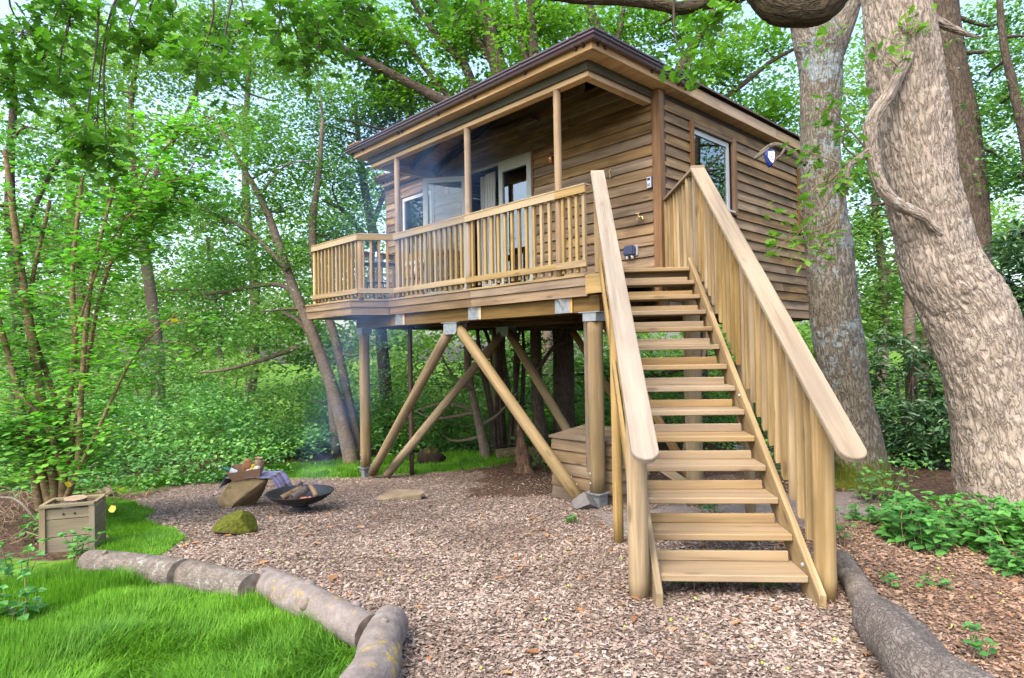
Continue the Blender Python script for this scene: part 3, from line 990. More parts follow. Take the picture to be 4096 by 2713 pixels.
# ---- deck boards, nosing and fascia
def prism(parent, name, pts, z0, z1, mat):
    bm = bmesh.new()
    a = [bm.verts.new((x, y, z0)) for x, y in pts]
    b = [bm.verts.new((x, y, z1)) for x, y in pts]
    bm.faces.new(a[::-1])
    bm.faces.new(b)
    n = len(pts)
    for i in range(n): bm.faces.new((a[i], a[(i + 1) % n], b[(i + 1) % n], b[i]))
    bmesh.ops.recalc_face_normals(bm, faces=bm.faces)
    return bm_obj(name, bm, mat, parent)
for k in range(11):
    v0 = 0.002 + 0.138 * k
    for (a, b) in ((0.02, 2.55), (2.556, 4.66), (4.666, 6.66)):
        board(TH, 'deck_board', L(a, v0 + .066, DZ - .014), L(b, v0 + .066, DZ - .014), 0.132, 0.028, M_FRESH)
for k in range(4):
    v0 = -0.565 + 0.138 * k
    a = 4.95 - (v0 + .57) * 0.57
    prism(TH, 'deck_board', [(-a, v0), (-6.66, v0), (-6.66, v0 + .132), (-(a - 0.075), v0 + .132)], DZ - .028, DZ, M_FRESH)
edge = [(0.02, 0.0), (4.63, 0.0), (4.95, -0.58), (6.68, -0.60), (6.70, 1.46)]
for (u0, v0), (u1, v1) in zip(edge[:-1], edge[1:]):
    d = Vector((-(u1 - u0), v1 - v0, 0)).normalized()
    nrm = Vector((d.y, -d.x, 0))
    if nrm.y > 0.3 or nrm.x > 0.9: nrm = -nrm
    A, B = L(u0, v0, 0), L(u1, v1, 0)
    up = nrm
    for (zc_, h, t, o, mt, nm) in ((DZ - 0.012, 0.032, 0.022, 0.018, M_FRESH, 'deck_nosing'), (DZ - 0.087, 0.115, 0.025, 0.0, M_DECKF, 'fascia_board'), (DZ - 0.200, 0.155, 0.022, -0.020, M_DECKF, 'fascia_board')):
        n = 2 if (B - A).length > 3 else 1
        for s in range(n):
            a = A.lerp(B, s / n) + nrm * o
            b = A.lerp(B, (s + 1) / n) + nrm * o - d * 0.004 * (n > 1)
            a.z = b.z = zc_
            board(TH, nm, a, b, h, t, mt, up=up)

# ---- railings: rail, cap, balusters
def railing(segA, segB, n_bal, out, caps=True, first=0.0, last=1.0, wcap=0.11):
    A, B = Vector(segA), Vector(segB)
    d = (B - A).normalized()
    out = Vector(out)
    low = board(TH, 'railing', A + Vector((0, 0, 2.695)) , B + Vector((0, 0, 2.695)), 0.088, 0.032, M_RAIL, up=out)
    inv = MLOC[low.name].inverted()
    def sub(name, a, b, w, t, mat, up):
        o = board(low, name, inv @ a, inv @ b, w, t, mat, up=inv.to_3x3() @ Vector(up))
        return o
    sub('rail', A + Vector((0, 0, 3.645)), B + Vector((0, 0, 3.645)), 0.095, 0.032, M_RAIL, out)
    if caps: sub('rail_cap', A - out * 0.035 + Vector((0, 0, 3.705)), B - out * 0.035 + Vector((0, 0, 3.705)), wcap, 0.024, M_FRESH, (0, 0, 1))
    for k in range(n_bal):
        t = first + (last - first) * (k / max(1, n_bal - 1))
        p = A.lerp(B, t) - out * 0.04
        sub('baluster', p + Vector((0, 0, 2.595 + rng.uniform(-.006, .006))), p + Vector((0, 0, 3.69)), 0.045, 0.045, M_RAIL, out)
    return low
railing(L(0.03, 0.03, 0), L(0.555, 0.03, 0), 4, (0, -1, 0), first=0.12, last=0.80)
railing(L(0.555, 0.03, 0), L(2.457, 0.03, 0), 12, (0, -1, 0), first=0.075, last=0.93)
railing(L(2.457, 0.03, 0), L(4.50, 0.03, 0), 14, (0, -1, 0), first=0.07, last=0.945)
cd = Vector((-(0.34), -0.53, 0)).normalized()
cn = Vector((cd.y, -cd.x, 0))
if cn.y > 0: cn = -cn
railing(L(4.50, 0.03, 0), L(4.84, -0.50, 0), 4, cn, first=0.18, last=0.86)
railing(L(4.84, -0.50, 0), L(6.58, -0.52, 0), 12, (0, -1, 0), first=0.06, last=0.96)
railing(L(6.58, -0.52, 0), L(6.60, 1.40, 0), 13, (-1, 0, 0), first=0.06, last=0.97)
PT = 5.075
for u in (0.553, 2.457, 4.453): post(TH, 'porch_post', L(u, 0.10, DZ), L(u, 0.10, PT), 0.052, M_PPOST, rough=0.012)
post(TH, 'railing_post', L(4.86, -0.43, DZ), L(4.86, -0.43, 3.69), 0.052, M_PPOST, rough=0.012)
board(TH, 'railing_post', L(6.55, -0.46, DZ), L(6.55, -0.46, 3.69), 0.075, 0.075, M_FASCIA, up=(0, -1, 0))

# ---- porch frame under the roof
beam(L(-0.03, 0.115, 5.15), L(5.28, 0.115, 5.15), 0.13, 0.15, M_FASCIA, 'porch_beam')
beam(L(0.035, 0.185, 5.15), L(0.035, 1.45, 5.15), 0.13, 0.15, M_FASCIA, 'porch_beam')
beam(L(5.2, 0.185, 5.15), L(5.2, 1.46, 5.15), 0.13, 0.15, M_FASCIA, 'porch_beam')
board(TH, 'trim_board', L(-0.055, 0.030, 5.203), L(5.30, 0.030, 5.203), 0.118, 0.03, M_DARKTRIM, up=(0, -1, 0))
board(TH, 'trim_board', L(-0.055, 0.047, 5.203), L(-0.055, 1.44, 5.203), 0.118, 0.03, M_DARKTRIM, up=(1, 0, 0))
board(TH, 'trim_board', L(5.31, 0.047, 5.203), L(5.31, 1.44, 5.203), 0.118, 0.03, M_DARKTRIM, up=(-1, 0, 0))
# soffit and fascia
boxes('soffit', [((-2.6, -0.055, SOF + .009), (5.72, 0.20, 0.012)), ((0.17, 3.68, SOF + .009), (0.21, 7.27, 0.012)), ((-5.395, 0.70, SOF + .009), (0.15, 1.31, 0.012)),
                 ((-6.25, 1.43, SOF + .0085), (1.45, 0.14, 0.012))], M_FASCIA, TH)
board(TH, 'fascia_board', L(-0.291, -0.168, 5.345), L(5.487, -0.168, 5.345), 0.165, 0.024, M_FASCIA, up=(0, -1, 0))
for a, b in ((-0.155, 2.4), (2.404, 4.9), (4.904, 7.35)):
    board(TH, 'fascia_board', L(-0.291, a, 5.345), L(-0.291, b, 5.345), 0.165, 0.024, M_FASCIA, up=(1, 0, 0))
board(TH, 'fascia_board', L(5.475, -0.154, 5.345), L(5.475, 1.33, 5.345), 0.165, 0.024, M_FASCIA, up=(-1, 0, 0))
board(TH, 'fascia_board', L(5.49, 1.345, 5.345), L(7.0, 1.345, 5.345), 0.165, 0.024, M_FASCIA, up=(0, -1, 0))
board(TH, 'fascia_board', L(6.99, 1.36, 5.345), L(6.99, 7.3, 5.345), 0.165, 0.024, M_FASCIA, up=(-1, 0, 0))

# ---- gutters
GP = [(0.0, 0.085), (0.0, 0.0), (0.035, -0.015), (0.075, -0.012), (0.085, 0.018), (0.105, 0.034), (0.10, 0.060), (0.118, 0.072), (0.118, 0.09), (0.108, 0.09), (0.09, 0.07), (0.012, 0.072)]
def gutter(A, B, out, z0, mitreA=0.0, mitreB=0.0, ps=None):
    A, B, out = Vector(A), Vector(B), Vector(out)
    d = (B - A).normalized()
    bm = bmesh.new()
    ra = [bm.verts.new(A + out * x - d * mitreA * x + Vector((0, 0, z0 + y))) for x, y in GP]
    rb = [bm.verts.new(B + out * x + d * mitreB * x + Vector((0, 0, z0 + y))) for x, y in GP]
    n = len(GP)
    for i in range(n): bm.faces.new((ra[i], ra[(i + 1) % n], rb[(i + 1) % n], rb[i]))
    bm.faces.new(ra)
    bm.faces.new(rb[::-1])
    bmesh.ops.recalc_face_normals(bm, faces=bm.faces)
    g = bm_obj('gutter', bm, M_GUTTER, TH)
    for p in (ps or []):
        c = A + d * p
        bm = bmesh.new()
        prof = [(x * 1.07 - 0.003, (y - 0.03) * 1.16 + 0.03) for x, y in GP[:9]] + [(0.0, 0.10)]
        prof[1] = (0.0, -0.045)
        va = [bm.verts.new(c - d * 0.02 + out * x + Vector((0, 0, z0 + y))) for x, y in prof]
        vb = [bm.verts.new(c + d * 0.02 + out * x + Vector((0, 0, z0 + y))) for x, y in prof]
        m_ = len(prof)
        for i in range(m_): bm.faces.new((va[i], va[(i + 1) % m_], vb[(i + 1) % m_], vb[i]))
        bm.faces.new(va)
        bm.faces.new(vb[::-1])
        bmesh.ops.recalc_face_normals(bm, faces=bm.faces)
        bm_obj('gutter_bracket', bm, M_GUTTER, g)
    return g
GZ = 5.355
gutter(L(-0.305, -0.182, 0), L(5.60, -0.182, 0), (0, -1, 0), GZ, 1.0, 0.0, ps=[0.14, 0.26, 1.16, 2.22, 3.11, 4.14, 4.25, 5.44, 5.82])
gutter(L(-0.305, -0.182, 0), L(-0.305, 1.96, 0), (1, 0, 0), GZ, 1.0, 0.0, ps=[0.10, 0.24, 1.25, 1.9, 2.1])
gutter(L(5.62, 1.33, 0), L(7.06, 1.33, 0), (0, -1, 0), GZ, 0.0, 0.0, ps=[1.1, 1.25])

# ---- roof: hipped, in stepped courses of tiles
TP = math.tan(R(17.5))
def hip_roof(name, U0, U1, V0, V1, z0, mat, skip_right=False, step=0.16, rise=0.016):
    """faces in stepped courses; U right/left eaves, V front/back eaves"""
    n = int(min(U1 - U0, V1 - V0) / 2 / step)
    bm = bmesh.new()
    def quad(a, b, c, d):
        vs = [bm.verts.new(p) for p in (a, b, c, d)]
        bm.faces.new(vs)
    for k in range(n):
        i, j = k * step, (k + 1) * step
        zi, zj = z0 + i * TP + rise, z0 + j * TP
        r0 = (U0 + i, U1 - i, V0 + i, V1 - i)
        r1 = (U0 + j, U1 - j, V0 + j, V1 - j)
        def ring(r, z): return [L(r[0], r[2], z), L(r[1], r[2], z), L(r[1], r[3], z), L(r[0], r[3], z)]
        a, b, lo = ring(r0, zi), ring(r1, zj + 0.0), ring(r0, zi - rise - 0.012)
        for s in range(4):
            s2 = (s + 1) % 4
            quad(a[s], a[s2], b[s2], b[s])
            quad(lo[s], lo[s2], a[s2], a[s])
    bmesh.ops.recalc_face_normals(bm, faces=bm.faces)
    return bm_obj(name, bm, mat, TH)
RZ = 5.47
roofA = hip_roof('roof', -0.36, 5.56, -0.235, 7.35, RZ, M_TILED)
roofB = hip_roof('roof', 2.2, 7.06, 1.28, 7.2, RZ - 0.003, M_TILED)
# loose edged tiles along the two left hips and on the right eave, proud of the courses
def hip_tiles(rf, U1, V0, n, step=0.16):
    for k in range(n):
        i = k * step
        z_ = RZ + i * TP + 0.04
        for s in range(2):
            a = L(U1 - i + 0.015 - s * 0.185, V0 + i - 0.012, z_ - 0.002 * s)
            b = L(U1 - i - 0.165 - s * 0.185, V0 + i - 0.012, z_ - 0.002 * s)
            ax = (a - b).normalized()
            o = board(rf, 'tile', a, b, 0.20, 0.02, M_TILE, up=Vector((0, -math.sin(R(14)), math.cos(R(14)))), bev=0.002)
            o.location += Vector((0, 0.09, 0.018))
hip_tiles(roofA, 5.56, -0.235, 9)
hip_tiles(roofB, 7.06, 1.28, 7)
# ceiling of the porch: boards over dark rafters on the left slope
for k in range(12):
    u = 5.12 - 0.145 * k
    z_ = 5.255 + (5.24 - u) * TP
    vs = max(0.06, (z_ - 5.43) / TP - 0.10)
    if vs > 1.3: break
    board(TH, 'ceiling_board', L(u, vs, z_ + .012), L(u, 1.47, z_ + .012), 0.146, 0.018, M_CEIL, up=(math.sin(R(17.5)) * -1, 0, math.cos(R(17.5))))
for v, ln_ in ((0.30, .55), (0.86, 1.2), (1.40, 1.75)):
    board(TH, 'rafter', L(5.10, v, 5.225), L(5.10 - ln_, v, 5.225 + ln_ * TP), 0.06, 0.13, M_RAFTER, up=(-TP, 0, 1))


# ---- walls and cladding
WZ0, COURSE = 2.106, 0.1605
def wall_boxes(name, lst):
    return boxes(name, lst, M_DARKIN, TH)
FV = 1.485
# front wall with door opening U 2.44..4.14 and window opening U 5.24..6.34
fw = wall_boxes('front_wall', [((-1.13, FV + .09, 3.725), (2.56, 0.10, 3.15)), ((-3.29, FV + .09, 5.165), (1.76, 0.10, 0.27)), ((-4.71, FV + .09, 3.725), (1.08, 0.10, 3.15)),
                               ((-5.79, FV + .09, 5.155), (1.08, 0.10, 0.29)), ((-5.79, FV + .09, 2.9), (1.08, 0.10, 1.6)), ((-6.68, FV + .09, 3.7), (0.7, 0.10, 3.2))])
bm = bmesh.new()
gp_ = [(-0.05, 5.305), (-5.15, 5.305), (-3.45, 5.305 + 1.7 * TP), (-1.7, 5.305 + 1.65 * TP)]
ga = [bm.verts.new((x, FV + .04, z)) for x, z in gp_]
gb = [bm.verts.new((x, FV + .14, z)) for x, z in gp_]
bm.faces.new(ga)
bm.faces.new(gb[::-1])
for i in range(4): bm.faces.new((ga[i], gb[i], gb[(i + 1) % 4], ga[(i + 1) % 4]))
bmesh.ops.recalc_face_normals(bm, faces=bm.faces)
bm_obj('gable_backing', bm, M_DARKIN, fw)
def cladding(wall, axis_, spans, z0, z1, out):
    """overlapping boards; spans per course: function course z -> list of (a,b)"""
    k = 0
    zz = z0
    while zz < z1:
        for a, b in spans(zz):
            if axis_ == 'U':
                A, B = L(a, FV - 0.006, zz + 0.085), L(b, FV - 0.006, zz + 0.085)
                up = Vector((0, -1, 0.20))
            else:
                A, B = L(-0.134 + 0.0, a, zz + 0.085), L(-0.134, b, zz + 0.085)
                up = Vector((1, 0, 0.20))
            board(wall, 'plank', A, B, 0.178, 0.022, M_SIDE, up=up, bev=0.002)
        k += 1
        zz += COURSE
def front_spans(zz):
    zt = zz + 0.17
    s = []
    lim = 5.24 if zz < 5.1 else 5.2 - (zz + .10 - 5.25) / TP
    if zz + 0.02 > 5.0:
        a = max(-0.02, -0.02 + (zz + 0.17 - 5.42) / TP)
        cut = 1.3 + (zz * 7.3) % 1.7
        e = min(4.99, lim)
        s = [(a, cut), (cut + .004, e)] if (e > cut + .2 and cut > a + .2) else [(a, e)]
    else:
        s = [(-0.02, 2.36)]
        s.append((4.24, 5.20))
    return s
cladding(fw, 'U', front_spans, WZ0 + 3 * COURSE - 0.0, 5.80, None)
for zz in (5.02, 5.14): board(fw, 'plank', L(5.0, FV - .004, zz), L(7.05, FV - .004, zz), 0.15, 0.02, M_SIDE, up=(0, -1, .1))
for k in range(11): board(fw, 'plank', L(5.30, FV - .004, 2.62 + k * COURSE * .63), L(6.42, FV - .004, 2.62 + k * COURSE * .63), 0.12, 0.018, M_SIDE, up=(0, -1, .14))
for k in range(16): board(fw, 'plank', L(6.52, FV - .004, 2.58 + k * COURSE), L(7.04, FV - .004, 2.58 + k * COURSE), 0.176, 0.018, M_SIDE, up=(0, -1, .14))
# right side wall, window opening V 2.34..3.54, second window V 6.25..7.0
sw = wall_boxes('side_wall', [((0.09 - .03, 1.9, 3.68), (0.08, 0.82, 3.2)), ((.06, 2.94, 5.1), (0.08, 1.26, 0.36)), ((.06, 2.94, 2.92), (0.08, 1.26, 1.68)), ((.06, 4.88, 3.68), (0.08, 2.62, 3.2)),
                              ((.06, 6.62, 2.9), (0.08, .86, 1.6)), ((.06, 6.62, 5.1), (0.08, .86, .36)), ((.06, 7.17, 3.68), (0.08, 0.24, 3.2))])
def side_spans(zz):
    if zz + .06 > 4.98: return [(1.58, 7.25)]
    if zz + .12 < 3.76: return [(1.58, 4.2 + (zz * 5.1) % 1.5), (4.205 + (zz * 5.1) % 1.5, 7.25)]
    return [(1.58, 2.27), (3.66, 6.12)]
cladding(sw, 'V', side_spans, WZ0, 5.15, None)
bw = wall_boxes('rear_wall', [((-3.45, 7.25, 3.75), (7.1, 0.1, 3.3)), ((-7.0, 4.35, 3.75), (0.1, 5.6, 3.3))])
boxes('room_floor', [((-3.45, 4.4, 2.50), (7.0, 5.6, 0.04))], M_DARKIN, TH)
board(TH, 'corner_post', L(-0.10, 1.50, 2.10), L(-0.10, 1.50, 5.258), 0.13, 0.125, M_TRIM, up=(0, -1, 0), bev=0.004)

# ---- glazed door: fixed leaf, open leaf, curtain
def framed(name, U0, U1, z0, z1, fw_, V, mat, parent, depth=0.06, top=None, bottom=None, pane=True, glass=None):
    """frame in the U-z plane with a pane; local to a parent frame"""
    tp = top or fw_
    bt = bottom or fw_
    lst = [((-(U0 + fw_ / 2), V, (z0 + z1) / 2), (fw_, depth, z1 - z0)), ((-(U1 - fw_ / 2), V, (z0 + z1) / 2), (fw_, depth, z1 - z0)),
           ((-(U0 + U1) / 2, V, z1 - tp / 2), (U1 - U0 - 2 * fw_, depth, tp)), ((-(U0 + U1) / 2, V, z0 + bt / 2), (U1 - U0 - 2 * fw_, depth, bt))]
    f = boxes(name, lst, mat, parent)
    if pane:
        boxes('pane', [((-(U0 + U1) / 2, V + 0.005, (z0 + bt + z1 - tp) / 2), (U1 - U0 - 2 * fw_, 0.012, z1 - z0 - tp - bt))], glass or M_GLASS, f)
    return f
boxes('door_frame', [((-2.42, FV + .03, 3.77), (0.03, .10, 2.44)), ((-4.16, FV + .03, 3.77), (0.06, .10, 2.44)), ((-3.29, FV + .03, 5.0), (1.77, .10, 0.045))], M_DFRAME, TH)
board(TH, 'door_trim', L(2.385, FV - .01, DZ), L(2.385, FV - .01, 5.04), 0.05, 0.05, M_TRIM, up=(0, -1, 0))
board(TH, 'door_trim', L(4.21, FV - .01, DZ), L(4.21, FV - .01, 5.04), 0.05, 0.05, M_TRIM, up=(0, -1, 0))
framed('door', 2.44, 3.26, DZ + .02, 4.972, 0.10, FV + .02, M_DFRAME, TH, top=0.17, bottom=0.17)
boxes('curtain', [((-(3.6 + .036 * i), FV + .20 + .012 * (i % 2), 3.75), (0.034, .03, 2.38)) for i in range(7)] + [((-(3.9 + .036 * i), FV + .26 + .012 * (i % 2), 3.75), (0.034, .03, 2.38)) for i in range(5)], M_CURTAIN, TH)
ol = empty('door', L(4.13, FV - .04, 0))
ol.parent = TH
ol.location = L(4.13, FV - .04, 0)
ol.rotation_euler = (0, 0, R(38))
f = framed('door_leaf', 0.0, 0.86, DZ + .02, 4.93, 0.095, 0, M_DFRAME, ol, top=0.10, bottom=0.17, glass=M_CLEAR)
bm = bmesh.new()
box_into(bm, (-0.80, -0.05, 3.55), (0.02, 0.03, 0.13))
bm_obj('handle', bm, M_BLACK, f)
# window on the left of the front wall
framed('window', 5.27, 6.34, 3.45, 4.90, 0.07, FV + .0, M_WFRAME, TH)
boxes('curtain', [((-(5.95 + .036 * i), FV + .20 + .012 * (i % 2), 4.15), (0.034, .03, 1.5)) for i in range(9)], M_CURTAIN, TH)
for a in (5.225, 6.42): board(TH, 'window_trim', L(a, FV - .02, 3.38), L(a, FV - .02, 5.02), 0.085, 0.05, M_TRIM, up=(0, -1, 0))
board(TH, 'window_trim', L(5.27, FV - .02, 4.95), L(6.37, FV - .02, 4.95), 0.07, 0.05, M_TRIM, up=(0, -1, 0))
# side windows
def side_window(V0, V1, z0, z1):
    fr, dp = 0.075, 0.06
    X = 0.10
    f = boxes('window', [((X, V0 + fr / 2, (z0 + z1) / 2), (dp, fr, z1 - z0)), ((X, V1 - fr / 2, (z0 + z1) / 2), (dp, fr, z1 - z0)),
                         ((X, (V0 + V1) / 2, z1 - fr / 2), (dp, V1 - V0 - 2 * fr, fr)), ((X, (V0 + V1) / 2, z0 + fr / 2), (dp, V1 - V0 - 2 * fr, fr))], M_WFRAME, TH)
    boxes('pane', [((X + .004, (V0 + V1) / 2, (z0 + z1) / 2), (0.012, V1 - V0 - 2 * fr, z1 - z0 - 2 * fr))], M_GLASS, f)
    boxes('sill', [((X + .05, (V0 + V1) / 2, z0 - .02), (0.12, V1 - V0 + .05, 0.03))], M_WFRAME, f)
side_window(2.335, 3.50, 3.80, 4.915)
side_window(6.24, 7.02, 3.80, 4.915)
for v, h in ((2.30, 5.0), (3.60, 5.02)): board(TH, 'window_trim', L(-0.165, v, 3.74), L(-0.165, v, h), 0.10 if v > 3 else .07, 0.055, M_TRIM, up=(1, 0, 0))
board(TH, 'window_trim', L(-0.165, 6.175, 3.74), L(-0.165, 6.175, 4.98), 0.09, 0.055, M_TRIM, up=(1, 0, 0))
board(TH, 'window_trim', L(-0.15, 2.34, 4.955), L(-0.15, 3.55, 4.955), 0.055, 0.05, M_SIDE, up=(1, 0, 0))

# ---- things fixed to the house
def put(o, U, V, z, rz=0.0):
    w = th_world(U, V)
    o.location = (w.x, w.y, z)
    o.rotation_euler = (0, 0, -YAW_H + rz)
kb = tag(empty('key_safe'), 'small grey key safe with black front screwed beside the corner post', 'key safe')
put(kb, 0.015, FV - 0.03, 3.957)
boxes('body', [((0, 0, 0), (0.085, 0.05, 0.17))], M_DKPLAS, kb, 0.008)
boxes('face_plate', [((-0.004, -0.028, 0), (0.07, 0.01, 0.155))], M_WHITEP, kb, 0.004)
boxes('window_slot', [((-0.004, -0.034, 0.045), (0.045, 0.006, 0.035))], M_BLACK, kb)
for r_ in range(2):
    for c_ in range(3): boxes('button', [((-0.022 + c_ * .018, -0.034, -0.025 - r_ * .022), (0.011, 0.006, 0.014))], M_DKPLAS, kb)
sk = tag(empty('outdoor_socket'), 'dark blue weatherproof double socket low on the front wall', 'power socket')
put(sk, 0.37, FV - 0.05, 3.02)
bm = bmesh.new()
box_into(bm, (0, -0.02, 0.0), (0.20, 0.09, 0.15))
bmesh.ops.bevel(bm, geom=list(bm.edges), offset=0.022, segments=3, affect='EDGES')
bm_obj('cover', bm, M_DKPLAS, sk)
boxes('back_box', [((0.01, 0.02, 0), (0.23, 0.05, 0.16))], plain('grey_plastic', (0.3, 0.31, 0.32)), sk, 0.01)
for s in (-0.045, 0.045): lathe('cable_gland', [(0, -0.03), (0.022, -0.03), (0.022, 0.03), (0, 0.03)], M_WHITEP, sk, 12, Matrix.Translation((s, -0.02, -0.09)))
tp = tag(empty('garden_tap'), 'brass double outlet tap on the front wall above the socket', 'tap')
put(tp, 0.165, FV - 0.04, 3.48)
tubes('body', [([(0, 0.03, 0, .012), (0, -0.05, 0, .014), (0, -0.06, -0.01, .012)], dict(nl=6, nr=10)), ([(-0.045, -0.05, -0.05, .012), (-0.03, -0.05, 0.0, .012), (0.04, -0.05, 0.0, .012), (0.05, -0.05, -0.05, .012)], dict(nl=12, nr=10))], M_BRASS, tp)
boxes('lever', [((-0.03, -0.055, 0.06), (0.07, 0.012, 0.01)), ((-0.02, -0.055, 0.03), (0.01, 0.01, 0.06))], M_BRASS, tp)
hk = tag(empty('metal_hook'), 'small twisted metal hook on the front wall left of the key safe', 'hook')
put(hk, 0.72, FV - 0.03, 4.18)
tubes('hook', [([(0, 0, .07, .005), (0.02, -.01, .1, .005), (0, -.01, .13, .005), (-.02, -.01, .1, .005), (0, -.01, .05, .005), (0, -.02, -.02, .005), (0.015, -.03, -.04, .005)], dict(nl=20, nr=6))], M_BRASS, hk)
def wall_light(U, lab):
    o = tag(empty('wall_light'), lab, 'wall light', 'copper wall lights by the glazed door')
    put(o, U, FV - 0.02, 4.735)
    lathe('tube', [(0.0, -.085), (0.034, -.085), (0.034, .085), (0.0, .085)], M_COPPER, o, 16, Matrix.Translation((0, -0.075, 0)))
    boxes('bracket', [((0, -0.03, 0), (0.05, 0.06, 0.07))], M_BLACK, o)
wall_light(4.687, 'copper tube wall light seen through the open glass door')
wall_light(1.89, 'copper tube wall light half hidden by the porch post nearest the stairs')

# ================================================================== the staircase
S_O, S_R = Vector((1.854, 3.989, 0)), -0.0756
GO, RI, TZ = 0.26, 0.1847, 0.1475
SL = RI / GO
ST = tag(empty('staircase', S_O, S_R), 'pale softwood open tread staircase rising to the treehouse deck', 'staircase')
def sw_(x, y):
    c, s = math.cos(S_R), math.sin(S_R)
    return S_O.x + c * x - s * y, S_O.y + s * x + c * y
def sg(x, y):
    a, b = sw_(x, y)
    return float(gz(a, b))
XL, XR = -0.935, 0.0
for k in range(14):
    y0, zt = k * GO, TZ + k * RI
    d = 0.30 if k < 13 else 0.30
    board(ST, 'tread', (XL + .002, y0 + d / 2, zt - .0225), (XR - .002, y0 + d / 2, zt - .0225), d, 0.045, M_TREAD, bev=0.006)
    if k < 13: board(ST, 'riser', (XL + .004, y0 + d - 0.014, zt + .034), (XR - .03, y0 + d - 0.014, zt + .034), 0.066, 0.026, M_TREAD, up=(0, -1, 0))
boxes('joist', [((-.47, 3.50, 2.42), (0.93, .05, .17))], M_BEAM, ST)
# stringers: plumb cut at the foot
def stringer(x0, x1):
    bm = bmesh.new()
    yb, yt = -0.15, 3.50
    zt = lambda y: 0.085 + (y + 0.15) * SL * 1.0
    dz = 0.285
    y_g = yb + (0.0 + dz - 0.085 + 0.03) / SL
    prof = [(yb, 0.085), (yb, -0.04), (yb + (dz - 0.125) / SL, -0.04 ), (yt, zt(yt) - dz), (yt, zt(yt))]
    a = [bm.verts.new((x0, y, z)) for y, z in prof]
    b = [bm.verts.new((x1, y, z)) for y, z in prof]
    bm.faces.new(a)
    bm.faces.new(b[::-1])
    n = len(prof)
    for i in range(n): bm.faces.new((a[i], b[i], b[(i + 1) % n], a[(i + 1) % n]))
    bmesh.ops.recalc_face_normals(bm, faces=bm.faces)
    bmesh.ops.bevel(bm, geom=list(bm.edges), offset=0.004, segments=1, affect='EDGES')
    # length of the timber along local X for the grain: turn the mesh into a slanted frame
    ang = math.atan(SL)
    m = Matrix.Rotation(R(90), 4, 'Z') @ Matrix.Rotation(-ang, 4, 'Y')
    bm.transform(m.inverted())
    o = bm_obj('stringer', bm, M_FRESH, ST)
    o.matrix_basis = m
    return o, m
for x0, x1, s in ((XR, XR + .045, 1), (XL - .045, XL, -1)):
    o, m = stringer(x0, x1)
    bm = bmesh.new()
    for yy, zz in ((-0.03, 0.0), (0.10, 0.185), (1.45, 1.18), (1.55, 1.05)):
        bmesh.ops.create_icosphere(bm, subdivisions=2, radius=0.017, matrix=m.inverted() @ Matrix.Translation((x0 if s > 0 else x1, yy, zz)))
    bm_obj('bolt', bm, M_GALV, o)
# newels and intermediate posts
RT = lambda y: 1.31 + (y + 0.0) * 0.7195           # top of handrail
post(ST, 'newel_post', (0.112, 0.03, sg(.112, .03) - .02), (0.112, 0.03, RT(0.03) - .05), 0.067, M_POLE if False else M_FRESH, rough=0.02, nr=22)
post(ST, 'newel_post', (-1.062, 0.03, sg(-1.06, .03) - .02), (-1.062, 0.03, RT(0.03) - .05), 0.067, M_FRESH, rough=0.02, nr=22)
post(ST, 'support_post', (0.105, 1.58, sg(.1, 1.58) - .02), (0.105, 1.58, RT(1.58) - .04), 0.047, M_FRESH, rough=0.02)
post(ST, 'support_post', (-1.04, 1.72, sg(-1.04, 1.72) - .02), (-1.04, 1.72, RT(1.72) - .04), 0.047, M_FRESH, rough=0.02)
post(ST, 'support_post', (0.03, 3.38 + .14, sg(.03, 3.4) - .02), (0.03, 3.38 + .14, 2.31), 0.1, M_POLE, rough=0.03, nr=18)
# handrails: flat boards with a rounded foot
def handrail(xc, w, t=0.036):
    bm = bmesh.new()
    ang = math.atan(0.7195)
    y_end, y_top = -0.47, 3.33
    Lh = (y_top - y_end) / math.cos(ang)
    rr = w / 2
    out = [(Lh, -rr), (Lh, rr)]
    for i in range(13):
        a = math.pi / 2 + math.pi * i / 12
        out.append((rr + rr * math.cos(a), rr * math.sin(a)))
    a = [bm.verts.new((x, y, 0)) for x, y in out]
    b = [bm.verts.new((x, y, -t)) for x, y in out]
    bm.faces.new(a)
    bm.faces.new(b[::-1])
    n = len(out)
    for i in range(n): bm.faces.new((a[i], b[i], b[(i + 1) % n], a[(i + 1) % n]))
    bmesh.ops.recalc_face_normals(bm, faces=bm.faces)
    bmesh.ops.bevel(bm, geom=[e for e in bm.edges if e.calc_length() > .001], offset=0.004, segments=2, affect='EDGES')
    o = bm_obj('handrail', bm, M_CAP, ST)
    o.matrix_basis = Matrix.Translation((xc, y_end, RT(y_end))) @ Matrix.Rotation(R(90), 4, 'Z') @ Matrix.Rotation(-ang, 4, 'Y')
    return o
handrail(0.10, 0.158)
handrail(-1.062, 0.158)
